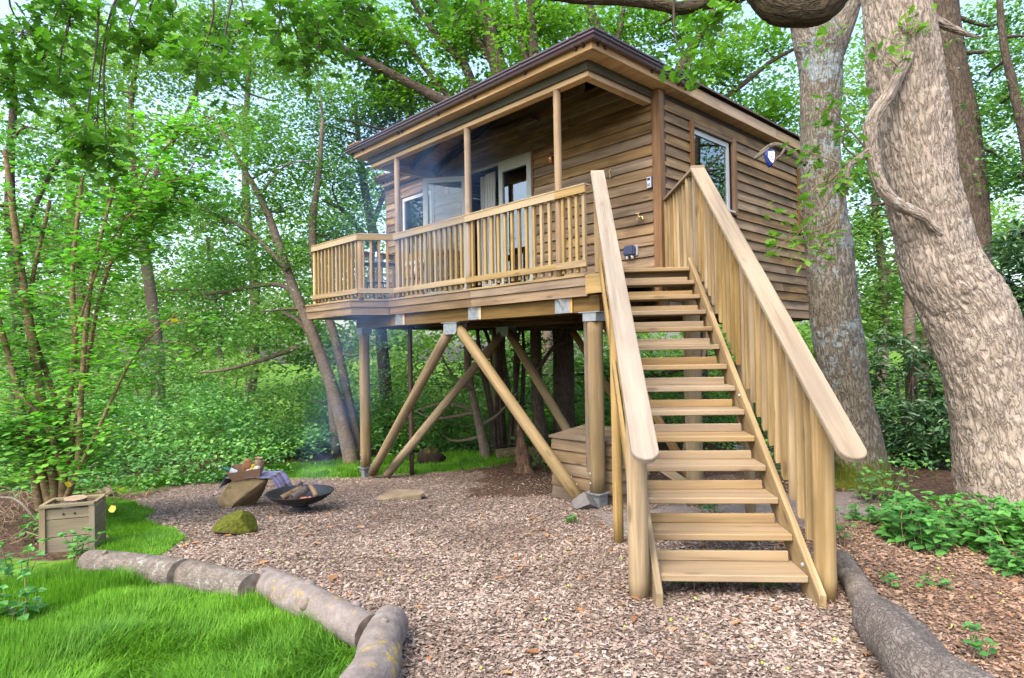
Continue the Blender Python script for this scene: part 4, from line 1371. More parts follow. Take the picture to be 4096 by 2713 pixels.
# balusters and lower rails
def stair_balusters(x, skip, lower_x):
    y = 0.17
    while y < 3.32:
        if all(abs(y - s) > 0.065 for s in skip):
            zt = RT(y) - 0.045
            zb = TZ + y * SL + 0.055 + rng.uniform(-.006, .006)
            if zb < sg(x, y) + .05: zb = sg(x, y) + .05
            bm = bmesh.new()
            h = zt - zb
            vs = box_into(bm, (0, 0, 0), (h, 0.042, 0.042))
            for v in bm.verts:                      # slanted cut at the foot
                if v.co.x < 0 and v.co.y > 0: v.co.x += 0.032
            bmesh.ops.bevel(bm, geom=list(bm.edges), offset=0.003, segments=1, affect='EDGES')
            o = bm_obj('baluster', bm, M_FRESH, ST)
            o.matrix_basis = Matrix.Translation((x, y, (zt + zb) / 2)) @ Matrix(((0, 0, 1, 0), (0, 1, 0, 0), (1, 0, 0, 0), (0, 0, 0, 1)))
        y += 0.142
    a = math.atan(SL)
    board(ST, 'lower_rail', (lower_x, 0.12, TZ + 0.12 * SL + 0.10), (lower_x, 3.4, TZ + 3.4 * SL + 0.10), 0.095, 0.032, M_FRESH, up=(1 if lower_x > 0 else -1, 0, 0))
stair_balusters(0.072, (0.03, 1.58), 0.115)
stair_balusters(-1.007, (0.03, 1.72), -1.055)
# top of the stair: level landing rail on the right, end posts
HZ = RT(3.33)
board(ST, 'rail_cap', (0.105, 3.33, HZ - .018), (0.02, 5.0, HZ - .018), 0.158, 0.036, M_CAP)
for t in [0.06 + 0.098 * i for i in range(9)]:
    x, y = 0.105 - 0.085 * t, 3.33 + 1.67 * t
    board(ST, 'baluster', (x - .02, y, 2.40), (x - .02, y, HZ - .04), 0.045, 0.045, M_FRESH, up=(1, 0, 0))
post(ST, 'landing_post', (0.07, 3.66, 2.45), (0.07, 3.66, HZ - .036), 0.05, M_FRESH, rough=0.015)
post(ST, 'landing_post', (0.0, 4.87, 2.45), (0.0, 4.87, HZ - .036), 0.05, M_FRESH, rough=0.015)
board(ST, 'rail_end', (-1.062, 3.335, 2.50), (-1.062, 3.335, HZ - .04), 0.10, 0.05, M_FRESH, up=(0, -1, 0))
board(ST, 'rail_end', (-1.14, 3.345, HZ - .012), (-0.985, 3.345, HZ - .012), 0.07, 0.03, M_FASCIA)
board(ST, 'rail_end', (0.025, 3.345, HZ + .004), (0.18, 3.345, HZ + .004), 0.06, 0.03, M_CAP)
prism(ST, 'landing_floor', [(-.93, 3.68), (0.03, 3.68), (-0.07, 4.82), (-1.1, 3.86)], DZ - .035, DZ - .004, M_FRESH)
board(ST, 'landing_fascia', (-0.99, 3.56, 2.41), (-1.20, 3.80, 2.41), 0.24, 0.03, M_FRESH, up=(-1, -.8, 0))
board(ST, 'landing_fascia', (0.055, 3.5, 2.41), (-0.03, 4.80, 2.41), 0.24, 0.03, M_FRESH, up=(1, 0, 0))
board(ST, 'brace', (0.0, 3.60, sg(0, 3.6) + .3), (-1.0, 5.2, 2.2), 0.12, 0.05, M_BEAM, up=(1, .4, 0))
board(ST, 'brace', (-0.05, 3.62, 0.35), (0.75, 5.6, 2.15), 0.12, 0.05, M_BEAM, up=(1, .4, 0))
board(ST, 'brace', (-0.9, 3.4, 0.55), (0.2, 3.3, -0.2), 0.10, 0.045, M_POLE, up=(0, -1, 0))

# ================================================================== storage box under the deck
c0 = th_world(0.45, 0.72)
BX = tag(empty('storage_box', (c0.x, c0.y, gl(.5, .6)), -YAW_H), 'plank clad storage box under the deck behind the right stilt', 'box')
bw_, bd_, bh_ = 1.10, 0.74, 0.86
boxes('carcass', [((0, 0.01, bh_ / 2 - .02), (bw_ - .06, bd_ - .06, bh_ - .05))], M_BOXW, BX)
for k in range(5):
    zz = 0.01 + k * 0.168
    board(BX, 'plank', (-bw_ / 2, -bd_ / 2, zz + .09), (bw_ / 2, -bd_ / 2, zz + .09), 0.19, 0.02, M_BOXW, up=(0, -1, .16))
    board(BX, 'plank', (-bw_ / 2, -bd_ / 2 + .01, zz + .09), (-bw_ / 2, bd_ / 2, zz + .09), 0.19, 0.02, M_BOXW, up=(-1, 0, .16))
    board(BX, 'plank', (bw_ / 2, -bd_ / 2 + .01, zz + .09), (bw_ / 2, bd_ / 2, zz + .09), 0.19, 0.02, M_BOXW, up=(1, 0, .16))
board(BX, 'lid', (-bw_ / 2 - .03, 0, bh_ + .03), (bw_ / 2 + .03, 0, bh_ + .03), bd_ + .08, 0.03, M_BOXW, up=(0, -.10, 1))

# ================================================================== terrace furniture on the deck
def on_deck(o, U, V, rz=0):
    put(o, U, V, DZ, rz)
tb = tag(empty('bistro_table'), 'round black metal bistro table on the deck behind the railing', 'table')
on_deck(tb, 5.35, 0.25)
lathe('table_top', [(0, .715), (.30, .715), (.30, .74), (0, .74)], M_BLACK, tb, 24)
tubes('leg', [([(0, 0, 0.02, .018), (0, 0, .72, .018)], dict(nl=4, nr=8))], M_BLACK, tb)
for a in (0.3, 2.4, 4.5):
    tubes('foot', [([(0, 0, .32, .009), (.12 * math.cos(a), .12 * math.sin(a), .22, .009), (.26 * math.cos(a), .26 * math.sin(a), .0, .009)], dict(nl=10, nr=6))], M_BLACK, tb)
def pattern_mat():
    m, nt, bs, out = new_mat('black_white_print')
    tc = N(nt, 'ShaderNodeTexCoord')
    nz = N(nt, 'ShaderNodeTexNoise', Scale=9.0, Detail=0.5, Distortion=1.5)
    nt.links.new(tc.outputs['Object'], nz.inputs['Vector'])
    r = ramp(nt, nz.outputs[0], [(0.47, (0.72, 0.72, 0.76)), (0.50, (0.03, 0.03, 0.05))])
    nt.links.new(r.outputs[0], bs.inputs['Base Color'])
    bs.inputs['Roughness'].default_value = 0.9
    return m
M_PRINT = pattern_mat()
def bistro_chair(U, V, rz, lab, cush):
    c = tag(empty('bistro_chair'), lab, 'chair', 'bistro chairs on the deck')
    on_deck(c, U, V, rz)
    lathe('seat', [(0, .44), (.20, .44), (.205, .455), (0, .46)], M_BLACK, c, 20)
    for sx in (-1, 1):
        tubes('leg', [([(sx * .16, -.15, .44, .01), (sx * .2, -.2, 0, .01)], dict(nl=4, nr=6))], M_BLACK, c)
        tubes('leg', [([(sx * .16, .15, .44, .01), (sx * .19, .22, 0, .01)], dict(nl=4, nr=6))], M_BLACK, c)
    tubes('backrest', [([(-.17, .17, .44, .01), (-.19, .22, .75, .01), (0, .24, .9, .01), (.19, .22, .75, .01), (.17, .17, .44, .01)], dict(nl=24, nr=6)),
                       ([(-.18, .2, .6, .006), (0, .21, .66, .006), (.18, .2, .6, .006)], dict(nl=10, nr=6))], M_BLACK, c)
    if cush:
        k = tag(empty('cushion'), 'black and white printed cushion standing on the right bistro chair', 'cushion')
        put(k, U, V, DZ + .46, rz)
        bm = bmesh.new()
        box_into(bm, (0, .08, .2), (.36, .10, .38), Matrix.Rotation(R(-10), 3, 'X'))
        bmesh.ops.bevel(bm, geom=list(bm.edges), offset=.045, segments=3, affect='EDGES')
        bm_obj('cushion', bm, M_PRINT, k, True)
bistro_chair(5.95, 0.55, 0.9, 'black bistro chair on the left of the round table', False)
bistro_chair(4.95, 0.75, -0.6, 'black bistro chair with a printed cushion by the left porch post', True)
jr = tag(empty('glass_jar'), 'clear glass jar standing on the bistro table', 'jar')
put(jr, 5.38, 0.22, DZ + .74)
lathe('glass_jar', [(0, 0), (.05, 0), (.055, .02), (.055, .16), (.035, .2), (.04, .23), (.034, .23), (.03, .2), (.05, .16), (.05, .02), (0, .012)], M_GLASS, jr, 16)

# ================================================================== trees
def tp_(y, *pts):
    """trunk path: (px, py, half width in px[, dy]) at distance y"""
    o = []
    for p in pts:
        yy = y + (p[3] if len(p) > 3 else 0)
        P = ay(p[0], p[1], yy)
        o.append((P.x, P.y, P.z, p[2] / F_PX * yy))
    return o

def footed(path, flare=1.35):
    """carry the first point of a path down to the ground, with a root flare"""
    x_, y_, z_, r_ = path[0]
    g = float(gz(x_, y_)) - 0.05
    return [(x_, y_, g, r_ * flare), (x_, y_, max(g + .25, min(z_, g + .4)), r_ * 1.12)] + [p for p in path if p[2] > g + .7]

def cl(px, py, y, rx, ry, n, rd=None):
    P = ay(px, py, y)
    s = y / F_PX
    return (P.x, P.y, P.z, rx * s, (rd or 0.5 * (rx + ry) * s), ry * s, n)

def tree(name, label, cat, trunk_paths, clumps, bark, leafm, size, group=None, per=22, sr=0.3, tmpl='fold', nr=12, foot=True, up=0.45, twigs=True, bk=0.0, nl=26, dens=2.0, flare=1.35):
    t0 = trunk_paths[0]
    base = footed(t0, flare) if foot else t0
    loc = Vector(base[0][:3])
    T = tag(empty(name, loc), label, cat, group)
    lst = [(base, dict(nl=nl, nr=nr, rough=0.07 if bk else .12, bark=bk, caps=True))]
    for p in trunk_paths[1:]: lst.append((p, dict(nl=18, nr=max(7, nr - 4), rough=0.12, bark=bk * .6, caps=True)))
    if twigs and clumps:
        allp = np.vstack([smooth_path(p[0], 24) for p in lst])
        for c in clumps:
            for q in range(2 if len(clumps) < 9 else 1):
                e = np.array(c[:3]) + rng.normal(0, 0.45, 3) * np.array(c[3:6])
                d = np.linalg.norm(allp[:, :3] - e, axis=1) + 0.6 * np.maximum(0, allp[:, 2] - e[2])
                s = allp[np.argmin(d)]
                m = (s[:3] + e) / 2 + rng.normal(0, 0.12, 3) * np.linalg.norm(e - s[:3])
                r0 = min(s[3] * 0.55, 0.05)
                lst.append(([(*s[:3], r0), (*m, r0 * .65), (*e, r0 * .25)], dict(nl=9, nr=6, rough=0.1, caps=False)))
    o = tubes('trunk', lst, [bark, bark])
    o.data.transform(Matrix.Translation(-loc))
    o.parent = T
    if clumps:
        c = crown('crown', [(*q[:6], q[6] * dens) for q in clumps], leafm, size, None, per, sr, tmpl, up)
        c.data.transform(Matrix.Translation(-loc))
        c.parent = T
    return T

# ---- far wood: one mass that nobody could count
def far_wood():
    global rng
    cs = []
    for k in range(75):
        px = -500 + 5100 * (k + rng.random()) / 75
        y_ = rng.uniform(27, 44)
        py = rng.uniform(780, 1330) if (px < 1500 or px > 3300) else rng.uniform(560, 1350)
        cs.append(cl(px, py, y_, rng.uniform(120, 230), rng.uniform(110, 210), 26))
    for k in range(45):
        px = -500 + 5100 * (k + rng.random()) / 45
        cs.append(cl(px, rng.uniform(1280, 1420), rng.uniform(24, 30), 150, 90, 22))
    o = crown('forest', cs, L_LIGHT, 0.30, None, per=20, sr=0.75, kind='stuff')
    o['label'] = 'far wall of pale green woodland beyond the clearing'
far_wood()

# ---- pale trees standing further back
tree('woodland_tree', 'tall pale tree far back on the left whose crown fills the gaps of the hazel', 'tree',
     [tp_(26, (300, 1600, 22), (320, 1200, 20), (280, 700, 15), (300, 300, 9))],
     [cl(px, py, 26, 210, 150, 26) for px, py in ((100, 250), (330, 120), (420, 420), (150, 560), (380, 760), (80, 900), (330, 1000), (560, 640), (180, 1180), (520, 1150))], B_GREYT, L_LIGHT, 0.21, sr=0.6)
tree('woodland_tree', 'tall pale tree far back above the left end of the deck', 'tree',
     [tp_(26, (1000, 1600, 22), (1020, 1200, 19), (980, 700, 14), (1000, 200, 8))],
     [cl(px, py, 26, 210, 150, 26) for px, py in ((760, 80), (980, 280), (1180, 120), (820, 480), (1080, 560), (1300, 330), (760, 820), (980, 900), (1220, 800), (1160, 1080), (800, 1120), (1400, 1000))], B_GREYT, L_LIGHT, 0.20, sr=0.6)
tree('woodland_tree', 'tall pale tree far back behind the roof ridge', 'tree',
     [tp_(26, (2200, 1600, 22), (2180, 900, 17), (2200, 300, 9))],
     [cl(px, py, 26, 210, 140, 24) for px, py in ((1600, 180), (1800, 420), (1960, 120), (2250, 60), (2480, 200), (2700, 60), (2900, 200), (2850, 480), (3080, 360), (3120, 700), (2650, 350))], B_GREYT, L_LIGHT, 0.19, sr=0.6)
tree('woodland_tree', 'tall pale tree far back at the right between the oak trunks', 'tree',
     [tp_(26, (3700, 1600, 22), (3720, 900, 17), (3700, 300, 9))],
     [cl(px, py, 26, 190, 150, 22) for px, py in ((3430, 180), (3440, 520), (3520, 800), (3850, 650), (4000, 420), (3800, 980), (4050, 820), (3950, 120), (3480, 1080), (4080, 1100))], B_GREYT, L_LIGHT, 0.19, sr=0.6)

# ---- trees left of the house
tree('woodland_tree', 'leaning grey stemmed tree behind the fire bowl, bending left over the brambles', 'tree',
     [tp_(13.6, (1400, 1830, 30), (1335, 1570, 25), (1240, 1310, 22), (1180, 1170, 20), (1120, 1000, 17), (1060, 830, 13), (960, 650, 9), (860, 480, 5)),
      tp_(13.6, (1215, 1230, 13), (1120, 1140, 10), (920, 1165, 7), (760, 1185, 4)),
      tp_(13.5, (1190, 1390, 12), (1050, 1440, 9), (900, 1480, 6), (800, 1490, 4)),
      tp_(13.5, (1150, 1080, 13), (1000, 930, 9), (860, 860, 6), (700, 790, 4))],
     [cl(1000, 560, 13.5, 210, 150, 46), cl(820, 780, 13.2, 180, 120, 40), cl(1130, 760, 13.8, 150, 130, 34), cl(860, 1060, 13.4, 260, 110, 52), cl(620, 960, 13.4, 190, 120, 36),
      cl(1100, 1010, 13.8, 140, 110, 30), cl(1050, 1330, 13.4, 200, 90, 36), cl(760, 1240, 13.6, 180, 90, 30)], B_GREYT, L_MID, 0.085)
tree('woodland_tree', 'slender upright tree close to the left stilt of the house', 'tree',
     [tp_(13.9, (1432, 1830, 26), (1392, 1600, 20), (1340, 1350, 18), (1270, 1130, 16), (1250, 900, 14), (1275, 700, 11), (1290, 480, 7)),
      tp_(13.9, (1345, 1810, 22), (1330, 1650, 18), (1300, 1480, 14), (1210, 1300, 11), (1130, 1250, 7))],
     [cl(1290, 620, 14.2, 140, 160, 34), cl(1220, 400, 14.4, 170, 130, 38), cl(1380, 900, 14.2, 130, 140, 34), cl(1300, 1150, 14.2, 120, 120, 26), cl(1420, 1420, 14.2, 110, 140, 26), cl(1290, 1560, 14.2, 110, 100, 22)], B_GREYT, L_MID, 0.075)
tree('hawthorn_tree', 'dense blue green tree against the left end of the roof', 'tree',
     [tp_(16.0, (1560, 1800, 26), (1530, 1400, 24), (1500, 1000, 20), (1450, 700, 14), (1420, 420, 8)),
      tp_(16.0, (1500, 1000, 14), (1380, 850, 10), (1290, 800, 6)), tp_(16.0, (1490, 900, 12), (1600, 600, 8), (1650, 420, 5))],
     [cl(1400, 760, 15.8, 190, 150, 66), cl(1480, 520, 16, 180, 130, 60), cl(1360, 980, 15.6, 130, 130, 46), cl(1560, 380, 16.2, 140, 110, 34), cl(1470, 1200, 15.8, 120, 160, 44), cl(1300, 560, 16, 130, 120, 36)], B_TREE, L_BLUE, 0.085, sr=0.34)
tree('woodland_tree', 'tall pale leaved tree rising through the left of the picture behind the hazel', 'tree',
     [tp_(19, (640, 1700, 24), (620, 1300, 22), (560, 900, 18), (520, 500, 12), (560, 150, 8)),
      tp_(19, (590, 1050, 14), (450, 800, 10), (330, 600, 6)), tp_(19, (560, 820, 12), (700, 550, 9), (820, 300, 5))],
     [cl(600, 260, 19, 230, 170, 60), cl(880, 230, 19, 190, 160, 50), cl(400, 520, 19, 210, 150, 44), cl(740, 520, 19, 210, 140, 50), cl(620, 820, 19, 210, 130, 34), cl(250, 820, 19, 180, 130, 28), cl(900, 60, 19, 200, 120, 44), cl(1120, 240, 19, 150, 120, 38), cl(330, 240, 19.5, 180, 140, 34)], B_GREYT, L_LIGHT, 0.13, sr=0.42)
tree('woodland_tree', 'broad mid green tree at the far left edge of the clearing', 'tree',
     [tp_(17, (60, 1750, 28), (80, 1300, 24), (40, 800, 18), (60, 300, 10)), tp_(17, (60, 1000, 13), (200, 700, 9), (320, 500, 5))],
     [cl(60, 300, 17, 190, 150, 26), cl(200, 620, 17, 200, 130, 28), cl(20, 850, 17, 190, 130, 26), cl(240, 1020, 17, 220, 110, 30), cl(80, 1250, 17, 220, 100, 26), cl(-120, 550, 17, 190, 180, 26)], B_TREE, L_MID, 0.12, sr=0.4)
tree('woodland_tree', 'young light green tree standing in the sunlit gap behind the brambles', 'tree',
     [tp_(21, (900, 1650, 15), (880, 1400, 13), (850, 1150, 10), (830, 950, 6))],
     [cl(860, 1080, 21, 160, 110, 30), cl(960, 1260, 21, 170, 90, 30), cl(760, 1290, 21, 150, 90, 26), cl(620, 1180, 22, 150, 100, 24), cl(1120, 1180, 21, 140, 120, 28)], B_GREYT, L_LIGHT, 0.15, sr=0.45)

# ---- trees behind the house
tree('oak_tree', 'big oak behind the house with dark limbs sweeping left above the roof', 'tree',
     [tp_(15, (2262, 1860, 46), (2256, 1600, 43), (2250, 1330, 43), (2200, 900, 41), (2080, 520, 39), (2000, 300, 36), (1950, 100, 32), (1880, -120, 26)),
      tp_(15, (2110, 600, 30, 0), (1880, 470, 25, -.3), (1700, 365, 21, -.5), (1500, 262, 16, -.7), (1350, 185, 11, -.8), (1230, 190, 6, -.8)),
      tp_(15, (2060, 520, 26, 0), (1910, 370, 21, .3), (1850, 250, 18, .3), (1740, 130, 15, .3), (1620, -40, 10, .3)),
      tp_(15, (1850, 455, 13, -.3), (1720, 300, 11), (1640, 190, 9), (1560, 60, 6)),
      tp_(15, (1990, 280, 16), (1860, 100, 12), (1760, 10, 10), (1660, -60, 7)),
      tp_(15, (1700, 500, 9), (1560, 520, 7), (1420, 490, 5), (1330, 470, 3))],
     [cl(1500, 120, 14.8, 190, 100, 34), cl(1700, 330, 15.4, 170, 90, 30), cl(1850, 160, 15.6, 170, 120, 34), cl(1600, 420, 15.4, 160, 70, 24), cl(2020, 60, 15.8, 180, 110, 36), cl(1330, 90, 14.6, 150, 90, 28),
      cl(1760, 30, 15.6, 180, 80, 30), cl(2220, 120, 15.8, 150, 120, 32), cl(1950, 380, 16, 140, 80, 24), cl(2130, 300, 16, 120, 100, 24), cl(1500, 300, 15.4, 130, 60, 18)], B_TREE, L_OAKL, 0.13, sr=0.36, nr=16, bk=0.02)
tree('woodland_tree', 'narrow straight trunk rising behind the house beside the big oak', 'tree',
     [tp_(13.8, (2168, 1880, 32), (2150, 1600, 24), (2143, 1330, 22), (2150, 900, 22), (2130, 450, 22), (2135, 200, 19), (2110, -80, 15)),
      tp_(13.8, (2250, 1405, 4), (2200, 1400, 9), (2160, 1450, 9)) if False else tp_(13.6, (2150, 1480, 10), (2215, 1390, 8), (2262, 1370, 5)),
      tp_(13.8, (2140, 330, 12), (2080, 150, 9), (2060, -40, 6))],
     [cl(2180, 40, 14, 150, 110, 26), cl(2080, 230, 14.2, 110, 90, 16)], B_TREE, L_OAKL, 0.12)
tree('woodland_tree', 'oak hidden by the house whose forked limbs show over the right roof slope', 'tree',
     [tp_(16, (2800, 1750, 40), (2780, 1300, 38), (2740, 800, 34), (2680, 420, 26), (2740, 240, 20), (2830, 90, 15), (2880, -60, 11)),
      tp_(16, (2500, 330, 26), (2440, 200, 24), (2390, 120, 22), (2330, -40, 18)),
      tp_(16, (2440, 230, 12), (2480, 120, 10), (2500, 0, 8)),
      tp_(16, (2690, 500, 15), (2900, 390, 11), (3080, 250, 9), (3190, 190, 6)),
      tp_(16, (2740, 620, 12), (2950, 560, 9), (3120, 555, 6))],
     [cl(2480, 90, 16.4, 150, 110, 30), cl(2680, 130, 16.4, 150, 90, 26), cl(2900, 280, 16.2, 150, 90, 30), cl(3060, 430, 16.2, 150, 100, 34), cl(2850, 450, 16.4, 140, 90, 28), cl(3120, 600, 16, 110, 100, 28), cl(2980, 640, 16.2, 120, 80, 22), cl(3040, 160, 16, 110, 70, 14), cl(2560, 270, 16.4, 110, 80, 18)], B_TREE, L_OAKL, 0.125, sr=0.34)
tree('hazel_coppice', 'many stemmed dark coppice growing under the rear of the deck', 'tree',
     [tp_(14.6, (2010, 1870, 13), (1990, 1640, 10), (1960, 1380, 8), (1900, 1250, 6))] +
     [tp_(14.6 + rng.uniform(-.25, .35), (1975 + 12 * i + rng.uniform(-5, 5), 1868, 10), (1960 + 15 * i + rng.uniform(-10, 10), 1640, 9), (1930 + 20 * i + rng.uniform(-30, 30), 1400, 7), (1900 + 26 * i + rng.uniform(-40, 40), 1220, 5)) for i in range(9)],
     [cl(1900, 1450, 15.2, 120, 110, 16), cl(2060, 1560, 15.6, 100, 110, 14), cl(2100, 1400, 15.4, 110, 80, 14)], B_TREE, L_MID, 0.085, foot=False)
tree('woodland_tree', 'crooked thin trunk leaning between the front braces', 'tree',
     [tp_(13.9, (1940, 1860, 20), (1915, 1740, 17), (1895, 1600, 15), (1872, 1480, 14), (1868, 1380, 13), (1840, 1230, 10)),
      tp_(13.8, (1880, 1560, 7), (1810, 1500, 5), (1760, 1410, 3)), tp_(13.9, (1925, 1700, 8), (1990, 1660, 6), (2070, 1570, 4))],
     [cl(1700, 1480, 14.6, 150, 110, 20), cl(1580, 1640, 14.4, 130, 100, 20), cl(1760, 1700, 15, 120, 90, 16)], B_GREYT, L_MID, 0.08)

# ---- two big oaks on the right
T1 = tree('forked_oak', 'big forked grey oak with a moss covered foot beside the right house wall', 'tree',
          [tp_(8.0, (3446, 1900, 90), (3425, 1800, 86), (3395, 1600, 88), (3345, 1300, 92), (3318, 1010, 88), (3288, 765, 79), (3279, 510, 74), (3282, 280, 80), (3272, 170, 92), (3230, 60, 70), (3130, -120, 55)),
           tp_(8.0, (3280, 330, 60), (3330, 180, 58), (3392, 40, 46), (3450, -120, 40)),
           tp_(7.6, (3225, 660, 12), (3172, 614, 13), (3134, 590, 13), (3095, 582, 12), (3057, 602, 11), (3018, 638, 8)), tp_(7.55, (3140, 592, 6), (3120, 625, 5), (3085, 652, 3))],
          [], B_FORK, L_OAK, 0.1, nr=110, bk=0.012, nl=240)
T2 = tree('leaning_oak', 'massive pale barked oak leaning left at the right edge of the clearing', 'tree',
          [tp_(6.0, (4100, 2100, 200), (4062, 1834, 186), (3978, 1557, 170), (3868, 1250, 156), (3785, 1100, 148), (3742, 969, 139), (3690, 780, 133), (3645, 519, 138), (3612, 260, 133), (3578, 0, 118), (3550, -220, 112)),
           tp_(5.72, (3640, 215, 18), (3600, 300, 25), (3550, 390, 27), (3505, 450, 29), (3478, 520, 29), (3490, 615, 26), (3508, 715, 27), (3555, 790, 28), (3620, 835, 25), (3700, 868, 22), (3750, 925, 18), (3790, 935, 9)),
           tp_(5.72, (3480, 600, 16), (3430, 640, 14), (3390, 680, 10), (3395, 760, 7)),
           tp_(6.1, (3720, 70, 20), (3800, 110, 16), (3880, 140, 9), (3930, 150, 3))],
          [], B_LEAN, L_OAK, 0.1, nr=170, bk=0.020, nl=320, flare=1.15)
tree('woodland_tree', 'straight grey trunk behind the leaning oak near the right edge', 'tree',
     [tp_(12, (3900, 1700, 66), (3892, 1000, 62), (3880, 780, 60), (3848, 480, 56), (3800, 200, 52), (3765, -120, 46))],
     [cl(3750, 150, 12.4, 140, 150, 16), cl(3950, 330, 12.4, 140, 140, 18), cl(4020, 60, 12.4, 130, 120, 14), cl(3930, 640, 12.4, 150, 120, 26)], B_TREE, L_MID, 0.095, nr=18)
tree('woodland_tree', 'thin dark stem at the top right corner', 'tree',
     [tp_(11, (4150, 1700, 20), (4130, 800, 20), (4060, 380, 16), (4015, 180, 14), (3992, -80, 11))],
     [cl(4060, 420, 11.5, 120, 130, 20), cl(4090, 180, 11.5, 100, 120, 14), cl(4100, 700, 11.5, 130, 120, 24)], B_TREE, L_MID, 0.09)
tree('woodland_tree', 'slim bare stem growing through the rhododendron between the two big oaks', 'tree',
     [tp_(10.6, (3655, 1860, 26), (3648, 1600, 24), (3636, 1300, 22), (3640, 1150, 20), (3625, 850, 16), (3600, 500, 10)),
      tp_(10.6, (3640, 1420, 6), (3720, 1380, 4), (3800, 1350, 3))],
     [cl(3560, 700, 11, 90, 150, 16), cl(3480, 480, 12, 100, 170, 20), cl(3440, 820, 12, 80, 140, 14)], B_GREYT, L_MID, 0.09)
tree('woodland_tree', 'pale green tree filling the gap between the two big oaks', 'tree',
     [tp_(20, (3520, 1700, 22), (3540, 1200, 18), (3500, 800, 12), (3520, 500, 7))],
     [cl(3480, 950, 20, 130, 120, 36), cl(3560, 1130, 20, 150, 120, 40), cl(3440, 1230, 20, 120, 100, 30), cl(3500, 650, 20, 110, 130, 22), cl(3700, 1000, 21, 110, 120, 22), cl(3950, 950, 20, 180, 160, 44), cl(4000, 650, 21, 180, 140, 30), cl(3430, 300, 21, 130, 160, 22)], B_GREYT, L_LIGHT, 0.15, sr=0.45)
tree('woodland_tree', 'bushy green tree behind the house seen beneath the floor beams', 'tree',
     [tp_(19, (2500, 1800, 22), (2480, 1500, 20), (2450, 1200, 14))],
     [cl(2330, 1480, 19, 170, 120, 44), cl(2100, 1500, 19.5, 170, 120, 40), cl(2550, 1480, 19, 200, 120, 48), cl(2800, 1500, 19, 200, 120, 44), cl(1850, 1520, 19, 200, 120, 40), cl(1560, 1480, 19, 170, 130, 40), cl(3040, 1480, 18, 180, 130, 44), cl(3250, 1400, 17, 140, 120, 36)], B_TREE, L_LIGHT, 0.15, sr=0.42)

# ---- overhanging oak: a dark limb and hanging sprays above the camera side of the clearing
OV = tag(empty('overhanging_oak', ay(3300, -300, 5.0)), 'dark oak limb with hanging leaf sprays reaching in along the top edge', 'oak branch')
ol_ = OV.location.copy()
def shift(o):
    o.data.transform(Matrix.Translation(-ol_))
    o.parent = OV
    return o
shift(tubes('limb', [(tp_(5.0, (3420, -200, 70), (3330, -10, 66), (3230, 48, 64), (3110, 40, 62), (3040, -40, 66), (2960, -180, 60)), dict(nl=60, nr=28, rough=.16, bark=.012)),
                     (tp_(5.1, (3060, -60, 30), (2950, -8, 22), (2850, 12, 24), (2720, 34, 28), (2640, 20, 24), (2500, 4, 22), (2300, -4, 20), (2100, -30, 18)), dict(nl=50, nr=16, rough=.16, bark=.006)),
                     (tp_(5.1, (2720, 34, 14), (2690, 70, 8), (2640, 100, 3)), dict(nl=8, nr=8, rough=.2))], [B_DARK, B_DARK]))
def twig_sprays(name_parent_shift, y, spots, leafm, tmpl, size, per_px=1.0, drop=True):
    parts, tw = [], []
    for s in spots:
        px, py, rr = s[:3]
        yy = y + (s[3] if len(s) > 3 else rng.uniform(-.35, .35))
        c = ay(px, py, yy)
        k = rr / F_PX * yy
        top = ay(px + (s[4] if len(s) > 4 else rng.uniform(-150, 150)), (s[5] if len(s) > 5 else min(-120, py - 2.2 * rr)), yy + rng.uniform(-.2, .2))
        mid = (c + top) / 2 + Vector(rng.normal(0, .08, 3))
        tw.append(([(*top, .011), (*mid, .008), (*c, .005), (c.x + rng.normal(0, k * .5), c.y, c.z - k * .8, .002)], dict(nl=14, nr=6, rough=.1, caps=False)))
        nsub = max(4, int(11 * k / 0.25))
        for i in range(nsub):
            d = rng.normal(size=3)
            d /= np.linalg.norm(d)
            e = np.array(c) + d * k * rng.uniform(.35, 1.0)
            tw.append(([(*c, .004), (*((np.array(c) + e) / 2 + rng.normal(0, .03, 3)), .003), (*e, .0015)], dict(nl=6, nr=5, caps=False)))
            n = int(rng.integers(8, 15) * per_px)
            P = e + rng.normal(size=(n, 3)) * np.array([.07, .07, .05])
            parts.append(leaf_arrays(P, size * rng.uniform(.6, 1.15, n), tmpl, 0.42, np.repeat(d[None], n, 0), .45, .45))
    return parts, tw
spots = [(90, 130, 170), (280, 90, 170), (60, 330, 130), (250, 380, 130), (390, 470, 110), (430, 610, 100), (330, 620, 90), (520, 80, 130), (690, 60, 80), (790, 250, 110), (880, 320, 80), (980, 90, 60), (1120, 70, 130), (1270, 130, 120),
         (1360, 60, 110), (1460, 50, 90), (170, 230, 130), (560, 200, 60), (1850, 40, 70), (640, 150, 50), (1230, 260, 60), (2800, 130, 60), (2760, 250, 50), (2860, 60, 60)]
parts, tw = twig_sprays(None, 5.2, spots, L_OAK, 'oak', 0.125)
shift(tubes('twigs', tw, [B_DTWIG, B_DTWIG]))['kind'] = 'stuff'
shift(leaves('foliage', parts, L_OAK))
